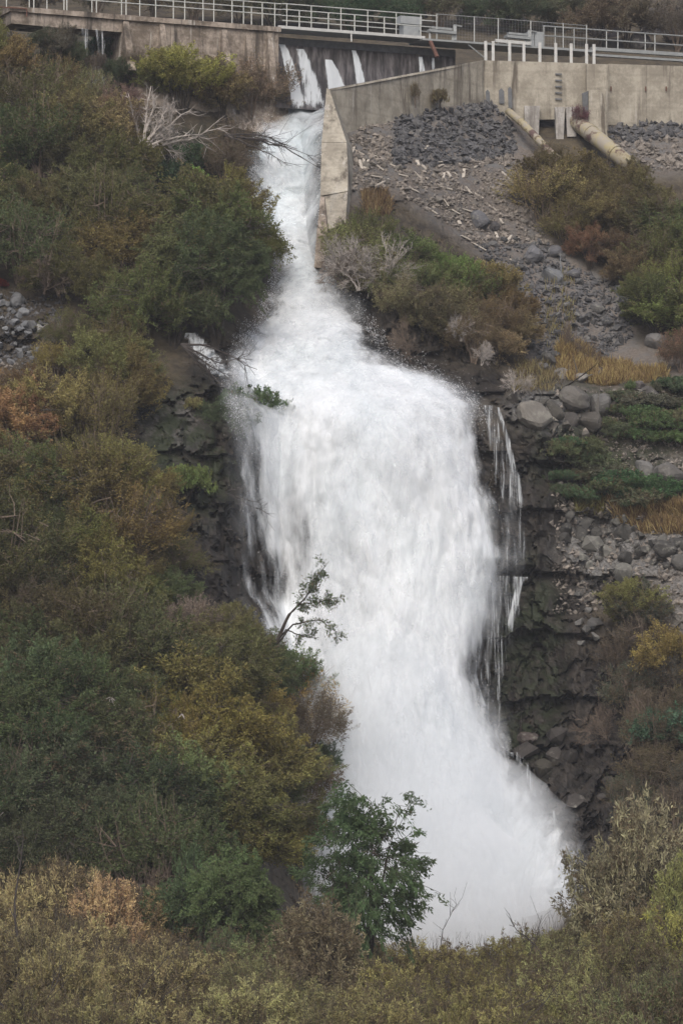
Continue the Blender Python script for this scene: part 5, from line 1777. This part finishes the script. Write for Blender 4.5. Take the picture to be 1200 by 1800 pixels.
# hill behind the dam
LAND[:] = [(620, 10, 'footbridge on the back hill'), (760, 20, 'cabinet on the back hill'), (900, 30, 'fence on the back hill'), (1080, 40, 'far railing'), (250, 5, 'dam railing')]
for (x, y, c) in ((60, 25, (98, 82, 56)), (170, 30, (84, 80, 56)), (270, 35, (104, 84, 54)), (340, 40, (92, 84, 56)), (420, 45, (96, 88, 60)), (480, 50, (84, 84, 56)), (540, 55, (72, 86, 56)), (610, 60, (64, 84, 54)), (660, 55, (62, 86, 54)), (710, 60, (66, 84, 54)),
                  (690, 20, (68, 88, 54)), (770, 55, (84, 82, 56)), (860, 60, (72, 84, 56)), (905, 60, (78, 84, 58)), (930, 25, (74, 88, 54)), (970, 50, (84, 94, 54)), (1000, 60, (90, 86, 60)), (1050, 85, (104, 84, 62)), (1100, 85, (96, 82, 62)), (1190, 90, (92, 80, 66)), (1030, 20, (78, 90, 54)), (620, 15, (60, 74, 50)), (560, 10, (70, 74, 54)), (880, 10, (66, 78, 52))):
    cc = tuple(q * 0.85 for q in G(*c))
    plant(random.choice(['dense0', 'dense1', 'dense2', 'dense3', 'twiggy0']), x, y, random.uniform(1.7, 2.6), cc, auto_label('shrub', cc, x, y), 'shrub', 'shrubs on the hill behind the dam', 0.15, width=1.2)

bare(300, 268, 3.0, 'pale leafless bush whose fine twigs rise behind the silvery dead tree', 1, 'pale', 1.0, off=2.0)
bare(225, 250, 2.2, 'pinkish grey leafless bush beside the silvery dead tree', 0, 'tan', 2.0, off=2.0)
# pale bare tree and dark branches over the chute
def limb_tree(name, label, root, ends, mat, r0, seed, cat='dead tree', twigs=5, off=1.0):
    """dead limbs from one root to several ends given as pixels, each with side twigs"""
    r_ = np.random.RandomState(seed)
    yr = float(T(*root)) - off
    o_ = P(root[0], root[1], yr)
    t = thing(name, o_, label, cat)
    for (ex, ey, dy) in ends:
        e = P(ex, ey, yr + dy) - o_
        n = 9
        tt = np.linspace(0, 1, n)[:, None]
        L = np.linalg.norm(e)
        c = e * tt + np.array([0, 0, 0.10 * L]) * (tt * (1 - tt) * 4) * r_.uniform(-0.4, 1.0) + r_.normal(0, 0.018 * L, (n, 3)) * tt
        m_ = MB()
        m_.tube(c, np.linspace(r0, r0 * 0.22, n), 6, False)
        for k in range(twigs):
            i = r_.randint(2, n)
            d = c[i] - c[i - 1]
            d /= np.linalg.norm(d)
            for q in range(2):
                d2 = d + 0.55 * r_.normal(size=3)
                d2 /= np.linalg.norm(d2)
                l2 = L * r_.uniform(0.12, 0.35)
                p2 = c[i] + d2 * l2 * 0.5 + r_.normal(0, 0.03 * l2, 3)
                p3 = c[i] + d2 * l2 + r_.normal(0, 0.12 * l2, 3)
                m_.tube([c[i], p2, p3], [r0 * 0.3, r0 * 0.2, 0.006], 4, False)
                d3 = d2 + 0.6 * r_.normal(size=3)
                m_.tube([p2, p2 + d3 * l2 * 0.3, p2 + d3 * l2 * 0.5], [r0 * 0.16, 0.008, 0.005], 3, False)
        m_.build('limb', mat, t)
    return t


limb_tree('dead_tree', 'pale silvery dead tree with fanned bare branches below the yellow green bush', (250, 262), [(300, 182, 0.3), (275, 170, 0.6), (380, 228, -0.4), (330, 195, 0), (230, 180, 0.4), (350, 240, -0.6), (265, 150, 0.8), (290, 215, -0.3)], PALEWOOD, 0.07, 5, off=2.6, twigs=8)
limb_tree('dead_branch', 'dark wet branches reaching out over the top of the chute', (395, 238), [(520, 262, -0.4), (555, 292, -0.2), (500, 285, -0.8), (470, 250, 0.1), (540, 270, -0.6)], DARKWOOD, 0.045, 6, twigs=6, off=3.2)
limb_tree('dead_branch', 'dark dead branch over the white water below the overhanging tree', (318, 605), [(450, 648, -0.6), (400, 660, -0.8), (410, 690, -0.8), (385, 640, -0.4)], DARKWOOD, 0.05, 8, twigs=8, off=3.0)
limb_tree('dead_branch', 'thin dead branch sticking out over the fall from the cliff face', (395, 865), [(468, 885, -0.8), (480, 905, -1.0), (440, 860, -0.5)], DARKWOOD, 0.02, 9, twigs=4, off=1.5)
limb_tree('dead_branch', 'hanging dead twigs in the dark gap between the shrubs', (195, 1225), [(160, 1250, -0.3), (185, 1265, -0.4), (215, 1268, -0.3), (228, 1255, -0.2)], PALEWOOD, 0.022, 10, twigs=4, off=3.2)
limb_tree('dead_branch', 'forked grey twigs hanging above the yellowing tree', (320, 1255), [(300, 1275, -0.3), (335, 1290, -0.3), (345, 1300, -0.2)], PALEWOOD, 0.02, 11, twigs=3, off=3.5)
limb_tree('dead_branch', 'grey dead trunk piece leaning in the foliage under the small rockfall', (225, 530), [(240, 600, -0.5), (232, 570, -0.3)], BARK, 0.05, 12, twigs=2, off=2.8)

# leaning tree over the fall
lt = thing('leaning_tree', P(485, 1130, 137.6), 'slender sparse tree leaning out in front of the lower fall', 'tree')
o_ = P(485, 1130, 137.6)
r_ = np.random.RandomState(77)
m_ = MB()
lp, ldv = [], []
limbs = [[(485, 1130), (510, 1080), (540, 1045), (560, 1012), (578, 988)], [(490, 1130), (512, 1100), (540, 1092), (565, 1090), (585, 1108)], [(485, 1130), (505, 1085), (530, 1060), (560, 1058), (590, 1050)], [(488, 1130), (502, 1105), (530, 1118), (560, 1122)]]
for li, q in enumerate(limbs):
    w = np.array([P(a, b, 137.6 - 0.5 * i + 0.3 * li) for i, (a, b) in enumerate(q)]) - o_
    ts = np.linspace(0, len(w) - 1, 12)
    c = np.stack([np.interp(ts, np.arange(len(w)), w[:, k]) for k in range(3)], 1) + r_.normal(0, 0.02, (12, 3))
    m_.tube(c, np.linspace(0.04, 0.008, 12), 5, False)
    for k in range(22 if li in (0, 2) else 13 if li == 1 else 5):
        i = r_.randint(5, 12)
        d = np.array([r_.normal(0.1, 0.5), r_.normal(0, 0.5), r_.normal(0.0, 0.5)])
        d /= np.linalg.norm(d)
        L = r_.uniform(0.2, 0.55)
        e = c[i] + d * L - np.array([0, 0, 0.15 * L])
        m_.tube([c[i], (c[i] + e) / 2 + np.array([0, 0, 0.04]), e], [0.008, 0.006, 0.003], 3, False)
        nl = r_.randint(26, 50)
        t_ = r_.uniform(0.2, 1, nl)[:, None]
        lp.append(c[i] + (e - c[i]) * t_ + r_.normal(0, 0.07, (nl, 3)))
        ldv.append(d + r_.normal(0, 0.7, (nl, 3)) + np.array([0, 0, -0.4]))
m_.build('trunk', BARK, lt)
lp, ldv = np.concatenate(lp), np.concatenate(ldv)
V, Fq = leaves(lp, ldv, 0.10, 0.022, r_)
tone = r_.rand(len(lp))
f = link('crown', mesh_np('crown', V, Fq, LEAF, {'tone': np.repeat(tone, 4), 'mark': np.repeat(r_.rand(len(lp)), 4)}), lt)
f.color = (*G(72, 80, 52), 0.85)

# ------------------------------------------------------------------ near bank
plant('drooping', 640, 1740, 6.1, G(64, 80, 44), 'dark green tree with drooping leaves standing in front of the foot of the fall', 'tree', None, 0.02, 'drooping_tree', 0.88, Y=118.0, z=0.0, rotz=0.6)
FGC = np.array([(0, 1520, 112, 96, 62), (80, 1560, 104, 90, 62), (60, 1640, 110, 96, 66), (200, 1580, 116, 92, 66), (160, 1680, 114, 100, 66), (300, 1620, 118, 96, 66), (320, 1700, 112, 98, 64), (420, 1560, 62, 80, 46), (400, 1640, 66, 78, 48), (520, 1620, 104, 96, 62), (560, 1680, 96, 84, 60),
                (480, 1760, 100, 92, 60), (620, 1680, 92, 82, 58), (700, 1760, 106, 96, 56), (820, 1680, 112, 98, 54), (900, 1740, 108, 98, 56), (960, 1680, 98, 96, 60), (1040, 1640, 100, 94, 62), (1100, 1600, 108, 94, 60), (1120, 1480, 118, 106, 74), (1190, 1600, 120, 110, 46), (1150, 1720, 92, 88, 58), (1200, 1760, 70, 76, 50), (100, 1780, 100, 90, 58)], float)
TOPX = [-60, 0, 60, 150, 230, 350, 450, 560, 640, 720, 800, 900, 980, 1050, 1100, 1170, 1260]
TOPY = [1490, 1495, 1505, 1550, 1560, 1600, 1590, 1640, 1665, 1665, 1650, 1650, 1610, 1570, 1545, 1530, 1490]
LAND[:] = [(30, 1600, 'dark forked stem'), (200, 1600, 'thin dark sticks'), (400, 1600, 'deep green leafy bush'), (560, 1640, 'foot of the yellow sapling'), (660, 1720, 'dark drooping tree'), (820, 1650, 'upright bare twigs'), (950, 1650, 'curved dark twig'), (1100, 1560, 'drooping pale leaved shrub'), (1190, 1600, 'yellow topped shrub')]
for row, (Yr, dtop, stp) in enumerate(((124, 0, 62), (115, 52, 66), (106, 100, 70), (97, 150, 76), (86, 215, 90), (79, 265, 100))):
    x = -50 + 28 * row
    while x < 1260:
        px = x + random.uniform(-18, 18)
        y = Yr + random.uniform(-3.5, 3.5)
        top = float(np.interp(px, TOPX, TOPY)) + dtop + random.uniform(-14, 26)
        hgt = max(0.9, P(px, top, y)[2]) * 0.98
        c = tuple(1.12 * q for q in rcol(px, top + 30, FGC))
        kind = random.choice(['willow0', 'willow1', 'willow2', 'willow3'])
        full = max(hgt, random.uniform(2.0, 2.6))
        plant(kind, px, 1700, full, c, auto_label('willow', c, px, top + 40), 'shrub', 'willow shrubs along the near bank', random.uniform(0.25, 0.6), 'willow_shrub', width=min(1.25, max(0.7, 2.0 / full)), Y=y, z=hgt - full)
        x += stp
plant('tree2', 410, 1700, 4.2, G(76, 88, 46), 'leafy deep green bush at the front of the thicket', 'shrub', None, 0.02, Y=120, z=0.0, width=0.8)
plant('dense3', 350, 1700, 3.6, G(66, 80, 46), 'green bush beside the leafy deep green one', 'shrub', None, 0.05, Y=121.5, z=0.0, width=0.75)
plant('willow1', 1130, 1700, 5.4, G(122, 110, 78), 'tall shrub with drooping pale leaves before the dark rocks', 'shrub', None, 0.3, 'willow_shrub', Y=122, z=0.0, width=0.62)
plant('willow2', 1075, 1700, 4.2, G(112, 102, 72), 'pale leaved shrub on the falls side of the tall drooping one', 'shrub', None, 0.3, 'willow_shrub', Y=122.5, z=0.0, width=0.6)
plant('willow0', 1205, 1700, 4.0, G(112, 108, 52), 'yellow topped shrub at the picture edge of the near bank', 'shrub', None, 0.1, 'willow_shrub', Y=112, z=0.0, width=0.45)
plant('willow3', 560, 1700, 3.2, G(112, 96, 68), 'drooping tan leaved shrub under the yellow sapling', 'shrub', None, 0.5, 'willow_shrub', Y=110, z=0.0, width=0.7)


def twig_thing(label, Y, chain, r0=0.02, seed=1, mat=DARKWOOD, n=7):
    r_ = np.random.RandomState(seed)
    w = np.array([P(a, b, Y) for a, b in chain])
    o_ = w[0].copy()
    t = thing('bare_twig', o_, label, 'twig', 'dark bare twigs of the near bank')
    w = w - o_
    ts = np.linspace(0, len(w) - 1, 10)
    c = np.stack([np.interp(ts, np.arange(len(w)), w[:, k]) for k in range(3)], 1) + r_.normal(0, 0.012, (10, 3))
    m_ = MB()
    m_.tube(c, np.linspace(r0, r0 * 0.3, 10), 5, False)
    for k in range(n):
        i = r_.randint(3, 10)
        d = c[i] - c[i - 1]
        d /= np.linalg.norm(d)
        d = d + 0.5 * r_.normal(size=3)
        L = r_.uniform(0.25, 0.7)
        m_.tube([c[i], c[i] + d * L * 0.5 + r_.normal(0, 0.03, 3), c[i] + d * L + r_.normal(0, 0.06, 3)], [r0 * 0.4, r0 * 0.28, 0.004], 4, False)
    m_.build('branches', mat, t)
    return t


twig_thing('dark forked stem rising through the near bank', 104, [(40, 1740), (36, 1680), (25, 1600), (35, 1520), (40, 1490)], 0.045, 1, n=9)
twig_thing('slanting dark stem low on the near bank', 92, [(-10, 1750), (30, 1800), (60, 1790), (100, 1730), (110, 1690)], 0.03, 2)
twig_thing('bare twigs sticking up against the foam beyond the near bank', 122, [(775, 1665), (778, 1635), (790, 1610), (802, 1590)], 0.016, 3, n=10)
twig_thing('curved dark twig leaning toward the foam', 118, [(965, 1700), (940, 1660), (915, 1640), (895, 1625)], 0.03, 4, n=6)
twig_thing('upright leafless twig above the curved dark one', 120, [(930, 1680), (942, 1650), (948, 1625), (952, 1608)], 0.018, 5, n=5)
twig_thing('crooked dark twig in the lower near bank', 100, [(870, 1790), (950, 1750), (970, 1758), (1010, 1765)], 0.018, 6, n=4)
twig_thing('thin dark sticks crossing the middle of the near bank', 96, [(220, 1800), (260, 1720), (300, 1680), (330, 1650)], 0.016, 7, n=9)
twig_thing('thin fan of dark sticks low on the near bank', 94, [(250, 1800), (290, 1750), (340, 1720), (380, 1700)], 0.014, 8, n=8)
twig_thing('long thin stick in front of the tan willow tops', 96, [(920, 1800), (960, 1760), (1000, 1700), (1020, 1660)], 0.012, 9, n=5)
twig_thing('leafless twigs above the bank beside the dark rocks', 121, [(1045, 1620), (1042, 1580), (1030, 1560), (1025, 1530)], 0.02, 10, n=8)

# ------------------------------------------------------------------ dry grass and weeds
def grass(name, poly, n, h, col, label, seed):
    r_ = np.random.RandomState(seed)
    xs_, ys_ = [q[0] for q in poly], [q[1] for q in poly]
    p = r_.uniform([min(xs_), min(ys_)], [max(xs_), max(ys_)], (n * 3, 2))
    p = p[in_poly(p[:, 0], p[:, 1], poly)][:n]
    p = p[fbm(np.stack([p[:, 0] / 26, p[:, 1] / 14, 0 * p[:, 0]], 1) + seed, 3) > 0.25 * r_.normal(size=len(p)) - 0.02]
    n = len(p)
    b = P(p[:, 0], p[:, 1], T(p[:, 0], p[:, 1]))
    d = r_.normal(0, 0.33, (n, 3)) + np.array([0, 0, 1.0])
    V, Fq = leaves(b, d, h, 0.012, r_)
    o = link(name, mesh_np(name, V, Fq, LEAF, {'tone': np.repeat(r_.rand(n), 4), 'mark': np.ones(n * 4)}))
    o.color = (*col, 1.0)
    return tag(o, label, kind='stuff')


GOLD = (0.33, 0.235, 0.10)
grass('dry_grass', [(985, 600), (1020, 612), (1060, 640), (1170, 655), (1175, 672), (1060, 680), (990, 668), (975, 640)], 15000, 0.42, GOLD, 'golden dry grass on the bench above the cliff', 1)
grass('dry_grass', [(1070, 885), (1120, 875), (1230, 890), (1230, 945), (1130, 940), (1080, 920)], 13000, 0.5, (0.29, 0.20, 0.095), 'orange dry grass above the broken ledge', 2)
grass('dry_grass', [(635, 345), (680, 340), (690, 380), (640, 385)], 2600, 0.4, (0.23, 0.155, 0.08), 'orange dry grass at the foot of the pier', 3)
grass('dry_grass', [(905, 640), (985, 640), (985, 690), (900, 690)], 2600, 0.3, (0.24, 0.19, 0.09), 'dry grass between stones near the cliff corner', 4)
grass('dry_grass', [(1010, 880), (1060, 880), (1060, 910), (1010, 910)], 1500, 0.4, (0.22, 0.19, 0.07), 'yellowish grass at the creeper edge', 5)
grass('dry_grass', [(955, 480), (1010, 480), (1010, 620), (960, 620)], 900, 0.35, (0.24, 0.20, 0.085), 'sparse dry grass among the stones of the rock run', 6)
for (x, y, lab) in ((1010, 625, 'tall dead brown weed standing in the golden grass'), (1038, 640, 'dead brown weed in the middle of the golden grass'), (992, 612, 'thin dead weed at the edge of the golden grass')):
    t = bare(x, y, 1.4, lab, random.randrange(3), 'tan', random.uniform(0, 6), name='dead_weed', cat='weed', off=0.1)
    t.scale = (0.22, 0.22, 0.48)

settle_labels()
